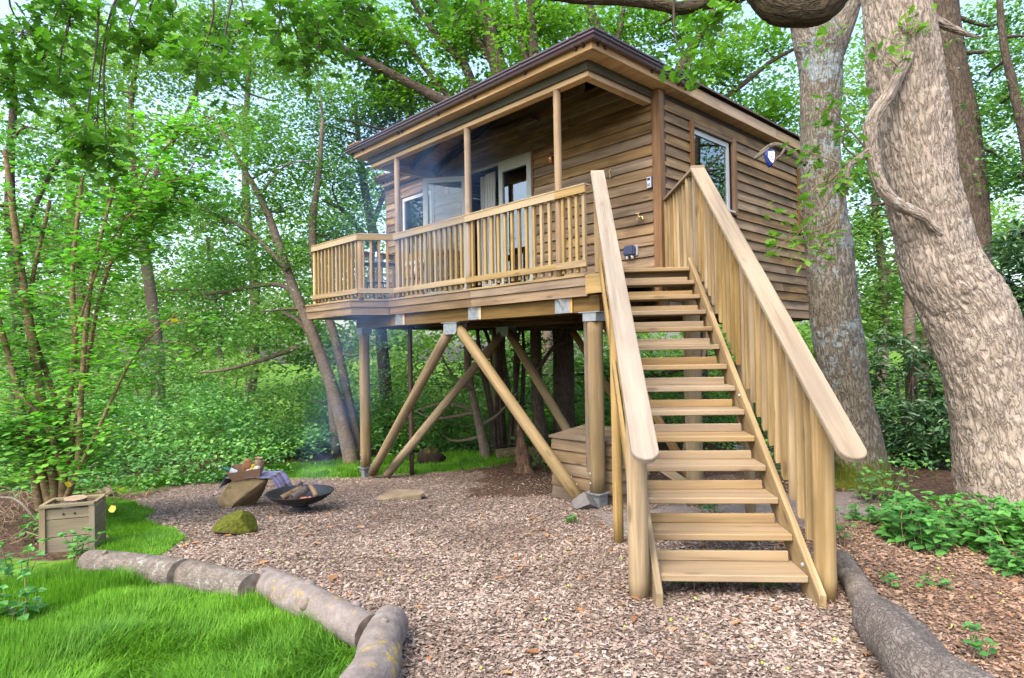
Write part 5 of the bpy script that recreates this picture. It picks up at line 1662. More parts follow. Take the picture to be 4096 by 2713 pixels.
# sprays on the broken branch between the two oaks
SP = tag(empty('oak_spray', ay(3400, 640, 5.7)), 'lobed bright oak leaves sprouting between the two big oaks', 'oak spray')
ol_ = SP.location.copy()
OVk, OV = OV, SP
sp2 = [(3330, 420 + 20, 75, 0, 140, 600), (3380, 520, 70, 0, 60, 640), (3230, 610, 60, .1, 170, 640), (3330, 690, 75, 0, 60, 650), (3390, 730, 60, 0, 10, 660), (3200, 830, 80, .2, 190, 700), (3150, 960, 80, .3, 190, 760), (3250, 930, 60, .2, 140, 740), (3270, 1010, 55, .2, 110, 740), (3300, 160, 45, .2, 30, 60), (3640, 130, 60, 0, 20, 60), (3560, 240, 45, 0, 50, 240), (3620, 150, 40)]
parts, tw = twig_sprays(None, 5.7, sp2, L_OAKL, 'oak', 0.115, per_px=0.42)
shift(tubes('twigs', tw, [B_TWIG, B_TWIG]))['kind'] = 'stuff'
shift(leaves('foliage', parts, L_OAKL))

# ---- the hazel on the left, large round leaves
def hazel():
    y0 = 7.2
    base = gp(190, 2030)
    H = tag(empty('hazel_bush', ay(195, 1990, y0)), 'tall many stemmed hazel with big round leaves behind the wooden crate', 'hazel bush')
    loc = H.location.copy()
    stems = [tp_(y0, (205, 2030, 17), (160, 1880, 16), (80, 1770, 15), (-60, 1690, 13)),
             tp_(y0, (225, 2040, 16), (200, 1870, 15), (110, 1760, 13), (-60, 1720, 11)),
             tp_(y0 + .3, (180, 2040, 20), (190, 1800, 19), (150, 1500, 17), (100, 1180, 15), (60, 900, 12), (20, 600, 8)),
             tp_(y0 + .2, (215, 2040, 14), (250, 1800, 13), (300, 1400, 11), (290, 1100, 9), (330, 700, 6)),
             tp_(y0 - .2, (250, 2035, 13), (310, 1850, 12), (330, 1500, 10), (370, 1100, 8), (470, 700, 5)),
             tp_(y0 - .3, (240, 2040, 8), (400, 1700, 7), (540, 1420, 5), (700, 1260, 3)),
             tp_(y0 + .1, (160, 2040, 15), (80, 1600, 13), (0, 1300, 10), (-80, 1000, 8)),
             tp_(y0 - .1, (235, 2040, 11), (330, 1560, 9), (420, 1120, 7), (620, 640, 4), (860, 470, 2)),
             tp_(y0 + .4, (200, 2040, 12), (230, 1650, 11), (120, 1250, 9), (200, 800, 6)),
             tp_(y0 - .1, (250, 1985, 15), (245, 1870, 13), (180, 1690, 11), (60, 1560, 8)),
             tp_(y0 - .4, (300, 1330, 5), (420, 1010, 4), (560, 820, 3), (720, 700, 2)),
             tp_(y0 - .2, (420, 1080, 4), (620, 880, 3), (800, 620, 2))]
    lst = [(s, dict(nl=22, nr=9, rough=.1, caps=False)) for s in stems]
    parts = []
    for s in stems:
        S = smooth_path(s, 60)
        for i in range(9, 60):
            if rng.random() > 0.9 or S[i, 2] < 0.35: continue
            a = rng.uniform(0, 2 * np.pi)
            Lb = rng.uniform(.25, .75)
            d = np.array([math.cos(a), math.sin(a) * .8, rng.uniform(-.25, .25)])
            p0 = S[i, :3]
            p1 = p0 + d * Lb
            lst.append(([(*p0, .005), (*((p0 + p1) / 2 + [0, 0, .04]), .0035), (*p1, .0015)], dict(nl=6, nr=5, caps=False)))
            n = int(rng.integers(12, 22))
            t = rng.uniform(.2, 1.05, n)
            P = p0 + d * (Lb * t)[:, None] + rng.normal(0, .045, (n, 3)) + np.array([0, 0, .02])
            parts.append(leaf_arrays(P, rng.uniform(.055, .105, n), 'oval', .66, np.repeat(d[None], n, 0), .45, .25))
    # low fresh growth
    for k in range(60):
        c = ay(rng.uniform(-60, 620), rng.uniform(1480, 1960), y0 + rng.uniform(-.9, .7))
        if c.x > -4.35 or c.z < -.1: continue
        n = 12
        P = np.array(c) + rng.normal(0, .16, (n, 3)) * np.array([1, 1, .5])
        parts.append(leaf_arrays(P, rng.uniform(.05, .095, n), 'oval', .75))
    o = tubes('stems', lst, [B_HAZEL, B_HAZEL])
    l = leaves('foliage', parts, L_HAZEL)
    for ob in (o, l):
        ob.data.transform(Matrix.Translation(-loc))
        ob.parent = H
    yl = []
    for q in ((440, 740), (475, 1960), (270, 1950), (455, 2050), (710, 1290)):
        P = np.array([ay(*q, y0 - .5)])
        yl.append(leaf_arrays(P, .10, 'oval', .3))
    l = leaves('yellowed_leaves', yl, L_YELLOW)
    l.data.transform(Matrix.Translation(-loc))
    l.parent = H
hazel()

# ================================================================== undergrowth
def bank(name, n, region, hfun, leafm, size, label, tmpl='fold', per=14, sr=.16, up=.5):
    x0, x1, y0, y1 = region
    X, Y = rng.uniform(x0, x1, n), rng.uniform(y0, y1, n)
    H = hfun(X, Y)
    k = H > 0.05
    X, Y, H = X[k], Y[k], H[k]
    t = rng.random(len(X)) ** 0.45
    Z = gz(X, Y) + H * t
    P = np.stack([X, Y, Z], 1)[:, None, :] + rng.normal(size=(len(X), per, 3)) * np.array([sr, sr, sr * .5])
    P = P.reshape(-1, 3)
    o = leaves(name, [leaf_arrays(P, size * rng.uniform(.6, 1.3, len(P)), tmpl, up)], leafm)
    tag(o, label, None, None, 'stuff')
    return o

EX = np.array([-14, -8.6, -6.6, -5.0, -4.0, -2.8, -1.6, .4, 3.0, 8])
EY = np.array([7.6, 9.6, 10.7, 11.9, 12.9, 13.9, 14.6, 15.6, 16.0, 17])
def bank_h(X, Y):
    e = Y - np.interp(X, EX, EY)
    q = np.stack([X * .55, Y * .55, X * 0], 1)
    q3 = np.stack([X * 1.6, Y * 1.6, X * 0 + 8], 1)
    h = np.clip(e / 3.2, 0, 1) ** .8 * (1.0 + .75 * fbm(q, 2)) + .28 * np.clip(e / .4, 0, 1) * (1 + .8 * vnoise(q3))
    h = h * (vnoise(q3 * .6 + 5) > -.32)
    h = h * np.where(X > -3, .62, 1.0)
    return np.where(e > 0, h, 0)
bank('undergrowth', 7000, (-12, 2.5, 8, 15.5), bank_h, L_BRAM, 0.095, 'tangled brambles banked along the far edge of the clearing')
def light_h(X, Y):
    q = np.stack([X * .3, Y * .3, X * 0 + 4], 1)
    return 0.9 + .8 * fbm(q, 2)
bank('undergrowth', 4200, (-18, 14, 14.8, 27), light_h, L_LIGHT, 0.17, 'sunlit pale undergrowth deeper in the wood', per=14, sr=.4)
def right_h(X, Y):
    return np.where((X > 3.6 + 0 * Y) & (Y > 8.4), .25 + .25 * vnoise(np.stack([X, Y, X * 0], 1)), 0)
bank('undergrowth', 500, (3.6, 9, 8.4, 15), right_h, L_BRAM, 0.075, 'low leafy growth on the shaded floor behind the forked oak', per=10)
def dark_h(X, Y):
    return np.where(Y > 12.5, .22 + .3 * vnoise(np.stack([X * .8, Y * .8, X * 0], 1)), 0)
bank('undergrowth', 700, (.5, 6, 12.0, 17), dark_h, L_MID, 0.09, 'scattered saplings on the floor behind the house', per=12)

# shrubs standing in the wood behind the brambles
def shrub(label, px, py, y_, rx, ry, leafm, size, n):
    b = ay(px, py, y_)
    base = Vector((b.x, b.y, float(gz(b.x, b.y))))
    T = tag(empty('woodland_shrub', base), label, 'shrub', 'leafy shrubs behind the brambles')
    s = y_ / F_PX
    cs = [(b.x + k * rx * s * .5, b.y + rng.uniform(-.4, .4), b.z + rng.uniform(-.2, .2) * ry * s, rx * s * .6, .9, ry * s * .8, n / 3) for k in (-1, 0, 1)]
    o = crown('foliage', cs, leafm, size, None, 22, .30)
    lst = []
    for k in range(6):
        c = cs[k % 3]
        e = np.array(c[:3]) + rng.normal(size=3) * np.array(c[3:6]) * .5
        lst.append(([(base.x + rng.normal(0, .12), base.y + rng.normal(0, .12), base.z - .05, .03), (*((np.array(base) + e) / 2 + rng.normal(0, .12, 3)), .02), (*e, .006)], dict(nl=10, nr=6, rough=.1, caps=False)))
    t = tubes('stems', lst, [B_GREYT, B_GREYT])
    t['kind'] = 'stuff'
    for ob in (o, t):
        ob.data.transform(Matrix.Translation(-base))
        ob.parent = T
shrub('pale shrub behind the brambles straight above the boulder', 900, 1500, 16.5, 200, 130, L_LIGHT, .12, 66)
shrub('mid green shrub between the hazel and the pale shrub', 620, 1480, 15.5, 200, 150, L_MID, .10, 72)
shrub('tall pale shrub at the left behind the hazel stems', 300, 1380, 16, 240, 200, L_LIGHT, .12, 84)
shrub('bushy shrub just left of the left stilt', 1180, 1540, 15.5, 170, 150, L_MID, .095, 66)
shrub('dark leafy shrub behind the left stilt under the deck', 1560, 1600, 15.6, 160, 130, L_MID, .09, 54)
shrub('green shrub seen between the two crossing braces', 1790, 1560, 16.4, 150, 150, L_LIGHT, .10, 54)
shrub('shrub at the far left edge behind the hazel', 20, 1450, 14, 200, 200, L_MID, .10, 66)
shrub('fresh shrub seen through the open stair treads', 2650, 1600, 13.5, 200, 120, L_LIGHT, .085, 60)
shrub('fresh shrub under the right corner of the house', 3080, 1620, 13, 160, 140, L_LIGHT, .085, 54)

# rhododendron on the right
def rhodo(label, clumps):
    c0 = clumps[0]
    loc = Vector((c0[0], c0[1], float(gz(c0[0], c0[1]))))
    T = tag(empty('rhododendron_bush', loc), label, 'bush', 'rhododendrons behind the big oaks')
    parts, lst = [], []
    for c in clumps:
        n = int(c[6])
        d = rng.normal(size=(n, 3))
        d /= np.linalg.norm(d, axis=1)[:, None]
        d[:, 1] = -np.abs(d[:, 1]) * .8 + .2 * d[:, 1]
        P = np.array(c[:3]) + d * (0.55 + .45 * rng.random(n))[:, None] * np.array(c[3:6])
        P = P[P[:, 2] > gz(P[:, 0], P[:, 1]) + .1]
        for p in P:
            m = int(rng.integers(7, 12))
            a = np.linspace(0, 2 * np.pi, m, endpoint=False) + rng.uniform(0, 1)
            dd = np.stack([np.cos(a), np.sin(a), rng.uniform(-.5, .15, m)], 1)
            parts.append(leaf_arrays(np.repeat(p[None], m, 0) + dd * .02, rng.uniform(.10, .17, m), 'slim', .45, dd, .92, 0))
        for q in range(5):
            e = P[rng.integers(len(P))]
            lst.append(([(loc.x + rng.normal(0, .1), loc.y + rng.normal(0, .1), loc.z, .03), (*((np.array(loc) + e) / 2 + rng.normal(0, .15, 3)), .02), (*e, .006)], dict(nl=10, nr=6, rough=.1, caps=False)))
    o = tubes('stems', lst, [B_TREE, B_TREE])
    o['kind'] = 'stuff'
    l = leaves('foliage', parts, L_RHODO)
    for ob in (o, l):
        ob.data.transform(Matrix.Translation(-loc))
        ob.parent = T
rhodo('dark glossy rhododendron filling the gap between the forked oak and the leaning oak', [cl(3640, 1700, 9.8, 180, 150, 150, .9), cl(3540, 1450, 10.4, 130, 150, 90, .9), cl(3760, 1480, 10.2, 150, 160, 110, .9), cl(3740, 1720, 9.3, 130, 160, 90, .7), cl(3480, 1720, 10.2, 80, 140, 50, .6)])
rhodo('dark glossy rhododendron at the right edge behind the leaning oak', [cl(4060, 1050, 8.8, 130, 170, 120, .8), cl(3990, 1250, 8.8, 120, 120, 70, .8), cl(4100, 1350, 8.8, 110, 120, 60, .7)])

# leafy plants on the ground
def stem_plant(name, label, P, n_st, h, spread, size, leafm, tmpl='toothed', cat='plant', group=None, pairs=4):
    loc = Vector(P)
    T = tag(empty(name, loc), label, cat, group)
    parts, lst = [], []
    for k in range(n_st):
        a = rng.uniform(0, 2 * np.pi)
        rr = spread * math.sqrt(rng.random())
        b = np.array([rr * math.cos(a) * 1.0, rr * math.sin(a) * .8, 0])
        b[2] = float(gz(loc.x + b[0], loc.y + b[1])) - loc.z
        H = h * rng.uniform(.55, 1.15)
        e = b + np.array([rng.normal(0, .25) * H, rng.normal(0, .25) * H, H])
        lst.append(([(*b, .004), (*((b + e) / 2 + rng.normal(0, .01, 3)), .003), (*e, .002)], dict(nl=5, nr=5, caps=False)))
        for q in range(pairs):
            t = (q + 1) / pairs
            p = b + (e - b) * t
            an = q * np.pi / 2 + a
            dd = np.array([[math.cos(an), math.sin(an), .1], [-math.cos(an), -math.sin(an), .1]])
            s = size * (1.15 - .5 * t) * rng.uniform(.8, 1.2, 2)
            parts.append(leaf_arrays(np.repeat(p[None], 2, 0), s, tmpl, .72, dd, .95, .25))
        m = 3
        an = rng.uniform(0, 6.28) + np.arange(m) * 2.09
        parts.append(leaf_arrays(np.repeat(e[None], m, 0), size * .6 * np.ones(m), tmpl, .55, np.stack([np.cos(an), np.sin(an), np.full(m, .3)], 1), .9, 0))
    tubes('stems', lst, [B_TWIG, B_TWIG], T)['kind'] = 'stuff'
    leaves('foliage', parts, leafm, T)
    return T
stem_plant('nettle_patch', 'broad patch of bright green nettles at the foot of the leaning oak', gp(3860, 2170), 150, .30, .62, .105, L_NETTLE)
stem_plant('nettle_patch', 'low nettles creeping left from the main patch towards the path', gp(3560, 2090), 36, .15, .35, .075, L_NETTLE)
stem_plant('nettle_patch', 'small nettle clump at the right edge of the chips', gp(4090, 2290), 22, .2, .2, .085, L_NETTLE)
stem_plant('bramble_shoot', 'bluish bramble shoots in front of the mossy oak foot', gp(3520, 2000), 22, .42, .34, .085, L_BRAM)
SEED = 'seedlings around the foot of the stairs'
for px, py, lab, n, h in ((2735, 2350, 'green seedling under the bottom tread, leftmost of three', 6, .13), (2875, 2350, 'round leaved seedling under the middle of the bottom tread', 5, .15), (3085, 2365, 'low seedling under the right end of the bottom tread', 5, .10),
                          (3365, 2190, 'leafy shoot against the right newel post', 9, .28), (2840, 2060, 'weeds growing behind the fourth tread', 12, .20), (3540, 2350, 'tiny seedling among the chips right of the border log', 3, .08),
                          (3720, 2360, 'small seedling halfway between border log and nettles', 4, .10), (3900, 2650, 'seedling near the lower right corner', 4, .16), (2300, 2095, 'short weeds in front of the storage box', 6, .09)):
    stem_plant('seedling', lab, gp(px, py), n, h, .09, .06, L_NETTLE, 'oval', 'seedling', SEED, 2)
for px, py, lab in ((140, 2170, 'bramble leaves left of the wooden crate'), (60, 2330, 'bramble leaves rising from the long grass at the left edge'), (40, 2480, 'broad weed leaves in the grass at the lower left edge'), (330, 2235, 'bright leaves at the end of the first border log')):
    stem_plant('bramble_shoot', lab, gp(px, py), 9, .26, .14, .085, L_NETTLE, 'toothed', 'plant', 'brambles at the edge of the lawn', 3)

# ================================================================== border logs
def gpz(px, py, r):
    """axis point of a log of radius r whose underside line is seen at a pixel"""
    p = gp(px, py)
    return (p.x, p.y, float(gz(p.x, p.y)) + r * 0.78, r)
def log(label, pts, bark, endm, knots=(), nr=40, nl=60, bk=0.004, rough=.10):
    P = [np.array(p) for p in pts]
    loc = Vector((P[0][0], P[0][1], P[0][2] - P[0][3]))
    T = tag(empty('border_log', loc), label, 'log', 'logs edging the wood chips')
    q = [(p[0] - loc.x, p[1] - loc.y, p[2] - loc.z, p[3]) for p in pts]
    V, Q, U, Mi = tube_arrays(q, nl=nl, nr=nr, rough=rough, rscale=2.2, bark=bk)
    cap = Mi == 1
    me = np_mesh('bark', V, Q[~cap], None, U, True)
    me.materials.append(bark)
    o = link('bark', me, None, T)
    h = cap.sum() // 2
    qq = Q[cap]
    for s in (qq[:h], qq[h:]):
        used, inv = np.unique(s, return_inverse=True)
        m2 = np_mesh('sawn_end', V[used], inv.reshape(s.shape), None, None, False)
        m2.materials.append(endm)
        link('sawn_end', m2, None, T)
    for (t, ang, rr) in knots:
        S = smooth_path(q, 100)
        i = int(t * 99)
        d = S[min(i + 1, 99), :3] - S[max(i - 1, 0), :3]
        d /= np.linalg.norm(d)
        sd_ = np.cross([0, 0, 1.0], d)
        sd_ /= np.linalg.norm(sd_)
        n = sd_ * math.cos(ang) + np.array([0, 0, 1.0]) * math.sin(ang)
        a = S[i, :3] + n * S[i, 3] * .75
        tubes('knot', [([(*a, rr * 1.5), (*(a + n * S[i, 3] * .25), rr * 1.15), (*(a + n * S[i, 3] * .36), rr * .85)], dict(nl=6, nr=14, rough=.1))], [bark, endm], T)
    return T
log('lichen flecked grey log lying from the crate, first in the border', [gpz(365, 2290, .115), gpz(560, 2325, .12), gpz(728, 2360, .122)], B_LOG, M_CUTD, [(.2, 1.9, .02)])
log('short grey log with sawn ends, second along the lawn edge', [gpz(742, 2350, .115), gpz(870, 2385, .118), gpz(1008, 2418, .115)], B_LOG, M_CUTD)
log('long smooth log spotted with yellow lichen, third along the lawn edge', [gpz(1062, 2385, .115), gpz(1180, 2455, .118), gpz(1300, 2515, .112), gpz(1478, 2600, .105)], B_LOGY, M_CUTD, [(.06, 2.3, .035), (.45, 1.2, .03), (.6, 2.6, .03), (.85, .9, .025)])
log('thick pale log running out of the bottom edge beside the lawn', [gpz(1560, 2560, .11), gpz(1520, 2660, .118), gpz(1488, 2790, .122), (-.80, 2.35, .10, .125)], B_LOGY, M_CUTD, [(.3, 1.4, .02)])
log('thin grey log behind the right newel post', [gpz(3365, 2270, .075), gpz(3420, 2370, .085), gpz(3490, 2500, .092)], B_LOG, M_CUTD, [(.45, 2.6, .03)])
log('fat dark barked log running out of the lower right corner', [gpz(3500, 2550, .135), gpz(3610, 2680, .155), gpz(3800, 2890, .158), (2.10, 2.1, .12, .155)], B_LOGR, M_CUTD, rough=.16, bk=.008)

# ================================================================== fire bowl and seats
fb = gp(1202, 2050)
FB = tag(empty('fire_bowl', (fb.x, fb.y, float(gz(fb.x, fb.y)))), 'wide black steel fire bowl with smouldering logs', 'fire bowl')
lathe('pedestal', [(0, 0), (.155, 0), (.15, .012), (.10, .06), (.095, .085), (.12, .10), (0, .10)], M_BLACK, FB, 40)
lathe('bowl', [(0, .088), (.08, .092), (.20, .115), (.30, .160), (.375, .215), (.408, .252), (.416, .252), (.412, .244), (.40, .238), (.37, .205), (.29, .150), (.19, .116), (0, .100)][::-1], M_BLACK, FB, 56)
lathe('ash', [(0, .150), (.12, .148), (.22, .135), (.235, .128)], plain('grey_ash', (.30, .29, .29), rough=1, noise=.5, nscale=40, bump=.5), FB, 30)
M_CHAR = plain('charred_log', (.055, .042, .036), rough=.95, noise=.6, nscale=14, bump=.6)
M_SPLIT = wood('split_firewood', (.40, .27, .15), (.25, .15, .08))
def firewood(label, A, B, r, mat, endm):
    o = tubes('firewood', [([(*A, r), (*B, r * .9)], dict(nl=8, nr=9, rough=.25, rscale=9))], [mat, endm])
    o.data.transform(Matrix.Translation(-Vector(A)))
    o.location = FB.location + Vector(A)
    tag(o, label, 'firewood', 'logs burning in the fire bowl')
firewood('grey barked firewood log lying in the middle of the fire bowl', (-.05, -.16, .20), (.07, .05, .27), .058, B_LOGR, M_CHAR)
firewood('orange split log at the left of the fire bowl', (-.22, -.06, .19), (-.02, .14, .27), .042, M_SPLIT, M_CHAR)
firewood('pale split log leaning on the right side of the fire bowl', (.22, -.05, .20), (.10, .08, .31), .036, M_SPLIT, M_SPLIT)
firewood('charred log end sticking up at the back of the fire bowl', (-.12, .10, .20), (-.03, .16, .34), .032, M_CHAR, M_CHAR)
def ember_mat():
    m, nt, bs, out = new_mat('embers')
    bs.inputs['Base Color'].default_value = (.10, .03, .02, 1)
    bs.inputs['Emission Color'].default_value = (1.0, .22, .05, 1)
    bs.inputs['Emission Strength'].default_value = 0.5
    return m
bm = bmesh.new()
for k in range(10):
    bmesh.ops.create_icosphere(bm, subdivisions=1, radius=rng.uniform(.012, .025), matrix=Matrix.Translation((rng.uniform(.02, .16), rng.uniform(-.12, .02), .165)))
o = bm_obj('embers', bm, ember_mat(), FB)
o['kind'] = 'stuff'

def moss_rock(name, base, base2, moss):
    m, nt, bs, out = new_mat(name)
    tc = N(nt, 'ShaderNodeTexCoord')
    nz = N(nt, 'ShaderNodeTexNoise', Scale=6.0, Detail=6.0, Roughness=.65)
    nt.links.new(tc.outputs['Object'], nz.inputs['Vector'])
    n2 = N(nt, 'ShaderNodeTexNoise', Scale=30.0, Detail=4.0)
    nt.links.new(tc.outputs['Object'], n2.inputs['Vector'])
    c = ramp(nt, nz.outputs[0], [(.3, base2), (.7, base)]).outputs[0]
    ge = N(nt, 'ShaderNodeNewGeometry')
    sx = N(nt, 'ShaderNodeSeparateXYZ')
    nt.links.new(ge.outputs['Normal'], sx.inputs[0])
    s = math_n(nt, 'ADD', math_n(nt, 'MULTIPLY', sx.outputs[2], .35), nz.outputs[0])
    mr = ramp(nt, s, [(.80 - moss, (0, 0, 0)), (.92 - moss, (1, 1, 1))])
    mc = ramp(nt, n2.outputs[0], [(.35, (.04, .05, .006)), (.7, (.105, .115, .014))])
    c = mix(nt, mr.outputs[0], c, mc.outputs[0])
    nt.links.new(c, bs.inputs['Base Color'])
    bs.inputs['Roughness'].default_value = .95
    bs.inputs['Specular IOR Level'].default_value = .15
    b = N(nt, 'ShaderNodeBump', Strength=.6, Distance=.02)
    nt.links.new(math_n(nt, 'ADD', nz.outputs[0], math_n(nt, 'MULTIPLY', n2.outputs[0], .4)), b.inputs['Height'])
    nt.links.new(b.outputs[0], bs.inputs['Normal'])
    return m
M_SAND = moss_rock('sandstone', (.40, .29, .15), (.25, .175, .085), .12)
M_MOSSY = moss_rock('mossy_stone', (.16, .125, .09), (.09, .07, .05), .40)
M_GREYS = moss_rock('grey_stone', (.165, .15, .145), (.10, .09, .085), -.2)
M_FLAT = moss_rock('flat_sandstone', (.30, .235, .15), (.18, .135, .08), -.25)
def rock(label, loc, dims, mat, rz=0, cuts=9, tilt=(0, 0), cat='boulder', name='boulder', cutlist=None, seed=1):
    r_ = np.random.default_rng(seed)
    bm = bmesh.new()
    bmesh.ops.create_icosphere(bm, subdivisions=4, radius=1.0)
    P = np.array([v.co for v in bm.verts])
    pl = cutlist or []
    for k in range(cuts):
        d = r_.normal(size=3)
        d /= np.linalg.norm(d)
        pl = pl + [(d, r_.uniform(.58, .82))]
    for d, t in pl:
        d = np.array(d, float)
        d /= np.linalg.norm(d)
        s = P @ d - t
        P = P - np.clip(s, 0, None)[:, None] * d * .95
    P = P * (1 + .045 * fbm(P * 2.2 + seed, 3)[:, None])
    P = P * np.array(dims) / 2 / .8
    for v, p in zip(bm.verts, P): v.co = p
    zmin = P[:, 2].min()
    for v in bm.verts: v.co.z -= zmin * .82
    o = bm_obj(name, bm, mat, None, True)
    o.location = loc
    o.rotation_euler = (R(tilt[0]), R(tilt[1]), rz)
    tag(o, label, cat)
    return o
bp = gp(945, 2030)
rock('big angular sandstone boulder carrying the picnic tray', (bp.x + .02, bp.y + .15, float(gz(bp.x, bp.y + .1)) - .03), (.66, .5, .50), M_SAND, R(-6), 3, cutlist=[((.12, 0, 1), .62), ((-.85, -.25, .55), .48), ((.1, -.9, .30), .5), ((.75, -.25, -.62), .42)], seed=5)
mp_ = gp(922, 2148)
rock('moss covered stone in front of the fire bowl', (mp_.x, mp_.y + .12, float(gz(mp_.x, mp_.y)) - .03), (.37, .28, .235), M_MOSSY, R(8), 5, cutlist=[((-.55, -.3, .75), .5), ((.8, -.2, .35), .62), ((.1, -.9, .15), .6)], seed=9)
fp = gp(1600, 1998)
rock('flat pale slab of stone lying in the chips', (fp.x, fp.y + .08, float(gz(fp.x, fp.y)) - .02), (.72, .46, .14), M_FLAT, R(4), 9, cutlist=[((0.1, 0, 1), .45), ((-.9, .3, .1), .5), ((.6, -.8, 0), .55)], cat='stone', name='stone', seed=14)
sp_ = gp(2342, 2040)
rock('grey pointed stone leaning against the foot of the right stilt', (sp_.x, sp_.y + .08, float(gz(sp_.x, sp_.y)) - .02), (.27, .22, .21), M_GREYS, R(20), 6, cutlist=[((-.6, -.4, .6), .5), ((.6, -.4, .5), .55)], cat='stone', name='stone', seed=21)

# ---- plaid blanket draped over the boulder
BH = float(gz(bp.x, bp.y)) + .385
def plaid():
    m, nt, bs, out = new_mat('lilac_plaid')
    uv = N(nt, 'ShaderNodeUVMap')
    sx = N(nt, 'ShaderNodeSeparateXYZ')
    nt.links.new(uv.outputs[0], sx.inputs[0])
    def stripes(a):
        f = math_n(nt, 'FRACT', math_n(nt, 'MULTIPLY', a, 5.5))
        r = ramp(nt, f, [(0, (.26, .24, .38)), (.25, (.13, .09, .27)), (.30, (.28, .25, .37)), (.5, (.075, .058, .042)), (.74, (.14, .11, .08)), (.78, (.26, .24, .38))])
        r.color_ramp.interpolation = 'CONSTANT'
        return r.outputs[0]
    c = mix(nt, .5, stripes(sx.outputs[0]), stripes(sx.outputs[1]))
    nt.links.new(c, bs.inputs['Base Color'])
    bs.inputs['Roughness'].default_value = .95
    return m
M_PLAID = plaid()
def blanket():
    loc = Vector((bp.x + .20, bp.y + .20, BH))
    T = tag(empty('plaid_blanket', loc), 'lilac and brown plaid blanket draped over the boulder by the fire bowl', 'blanket')
    nu, nv = 46, 26
    V, UV = [], []
    ends = []
    for i in range(nu):
        s = i / (nu - 1) * 1.06                              # along: left edge, over the top, down the right side
        for j in range(nv):
            t = (j / (nv - 1) - .45) * .50
            if s < .10: x_, z_ = -.36 - (.10 - s) * .5, -.02 - (.10 - s) * .9
            elif s < .62: x_, z_ = -.36 + (s - .10) * 1.14, .012 + .006 * math.sin(s * 20)
            else:
                q_ = s - .62
                x_, z_ = .235 + .30 * (1 - math.exp(-q_ * 3.0)) * 1.05, .012 - (q_ * q_ / (q_ + .12)) * 1.18
            w = .030 * math.sin(t * 26 + s * 3) * max(0, s - .5) * 2
            x_ += w
            y_ = t - max(0, s - .62) * .22 - w * .5
            V.append((x_, y_, z_ + .004 * math.sin(t * 40)))
            UV.append((s, t))
        if i == nu - 1: ends = V[-nv:]
    ii = (np.arange(nu - 1)[:, None] * nv + np.arange(nv - 1)[None, :])
    Q = np.stack([ii, ii + 1, ii + nv + 1, ii + nv], -1).reshape(-1, 4)
    me = np_mesh('cloth', V, Q, None, UV, True)
    me.materials.append(M_PLAID)
    o = link('cloth', me, None, T)
    md = o.modifiers.new('thickness', 'SOLIDIFY')
    md.thickness = .008
    lst = []
    for k in range(0, nv - 1):
        for f in (0, .5):
            a = np.array(ends[k]) * (1 - f) + np.array(ends[k + 1]) * f
            lst.append(([(*a, .0035), (a[0] + rng.normal(.005, .008), a[1] + rng.normal(0, .006), a[2] - .035, .003), (a[0] + rng.normal(.01, .012), a[1] + rng.normal(0, .01), a[2] - .075, .0015)], dict(nl=5, nr=4, caps=False)))
    f = tubes('fringe', lst, [plain('lilac_fringe', (.25, .2, .40), rough=.95)] * 2, T)
    f['kind'] = 'stuff'
blanket()

# ---- picnic tray with its food
tl = Vector((bp.x + .12, bp.y + .10, BH + .02))
TR = tag(empty('picnic_tray', tl), 'brown cardboard picnic tray tilted on the boulder', 'tray')
TRM = Matrix.Translation(tl) @ Matrix.Rotation(R(-5), 4, 'Y') @ Matrix.Rotation(R(14), 4, 'X') @ Matrix.Rotation(R(8), 4, 'Z')
TR.rotation_euler = TRM.to_euler()
M_CARD = plain('brown_cardboard', (.30, .17, .098), rough=.85, noise=.08, nscale=6)
def tray():
    w0, d0, w1, d1, h = .175, .11, .215, .145, .135
    for nm, (a, b) in dict(front=(0, 1), right=(1, 2), back=(2, 3), left=(3, 0)).items():
        bm = bmesh.new()
        lo = [(-w0, -d0, 0), (w0, -d0, 0), (w0, d0, 0), (-w0, d0, 0)]
        hi = [(-w1, -d1, h), (w1, -d1, h), (w1, d1, h), (-w1, d1, h)]
        k = .965
        li = [(x * k, y * k, z + .004) for x, y, z in lo]
        hj = [(x * k, y * k, z) for x, y, z in hi]
        vs = [bm.verts.new(p) for p in (lo[a], lo[b], hi[b], hi[a], li[a], li[b], hj[b], hj[a])]
        for f in ((0, 1, 2, 3), (5, 4, 7, 6), (3, 2, 6, 7), (0, 4, 5, 1), (0, 3, 7, 4), (1, 5, 6, 2)): bm.faces.new([vs[i] for i in f])
        bmesh.ops.recalc_face_normals(bm, faces=bm.faces)
        bm_obj('side_panel', bm, M_CARD, TR)
    boxes('bottom', [((0, 0, .004), (.345, .215, .006))], M_CARD, TR)
tray()
def in_tray(o, p, rot=(0, 0, 0)):
    o.matrix_basis = TRM @ Matrix.Translation(p) @ (Matrix.Rotation(rot[2], 4, 'Z') @ Matrix.Rotation(rot[1], 4, 'Y') @ Matrix.Rotation(rot[0], 4, 'X'))
M_GRN = plain('green_bottle_glass', (.02, .13, .06), rough=.08, spec=.8)
bt = tag(empty('wine_bottle'), 'green wine bottle with a white label leaning in the picnic tray', 'bottle')
in_tray(bt, (-.085, -.02, .045), (0, R(-52), R(10)))
lathe('glass', [(0, 0), (.036, 0), (.038, .01), (.038, .175), (.032, .20), (.016, .235), (.0135, .25), (.0135, .285), (.016, .287), (.016, .295), (0, .295)], M_GRN, bt, 20)
lathe('label', [(.0386, .06), (.0386, .15)], plain('paper_label', (.70, .70, .66), rough=.8), bt, 20)
lathe('foil', [(.0165, .28), (.0165, .302), (0, .303)], plain('pale_foil', (.65, .60, .35), rough=.4), bt, 16)
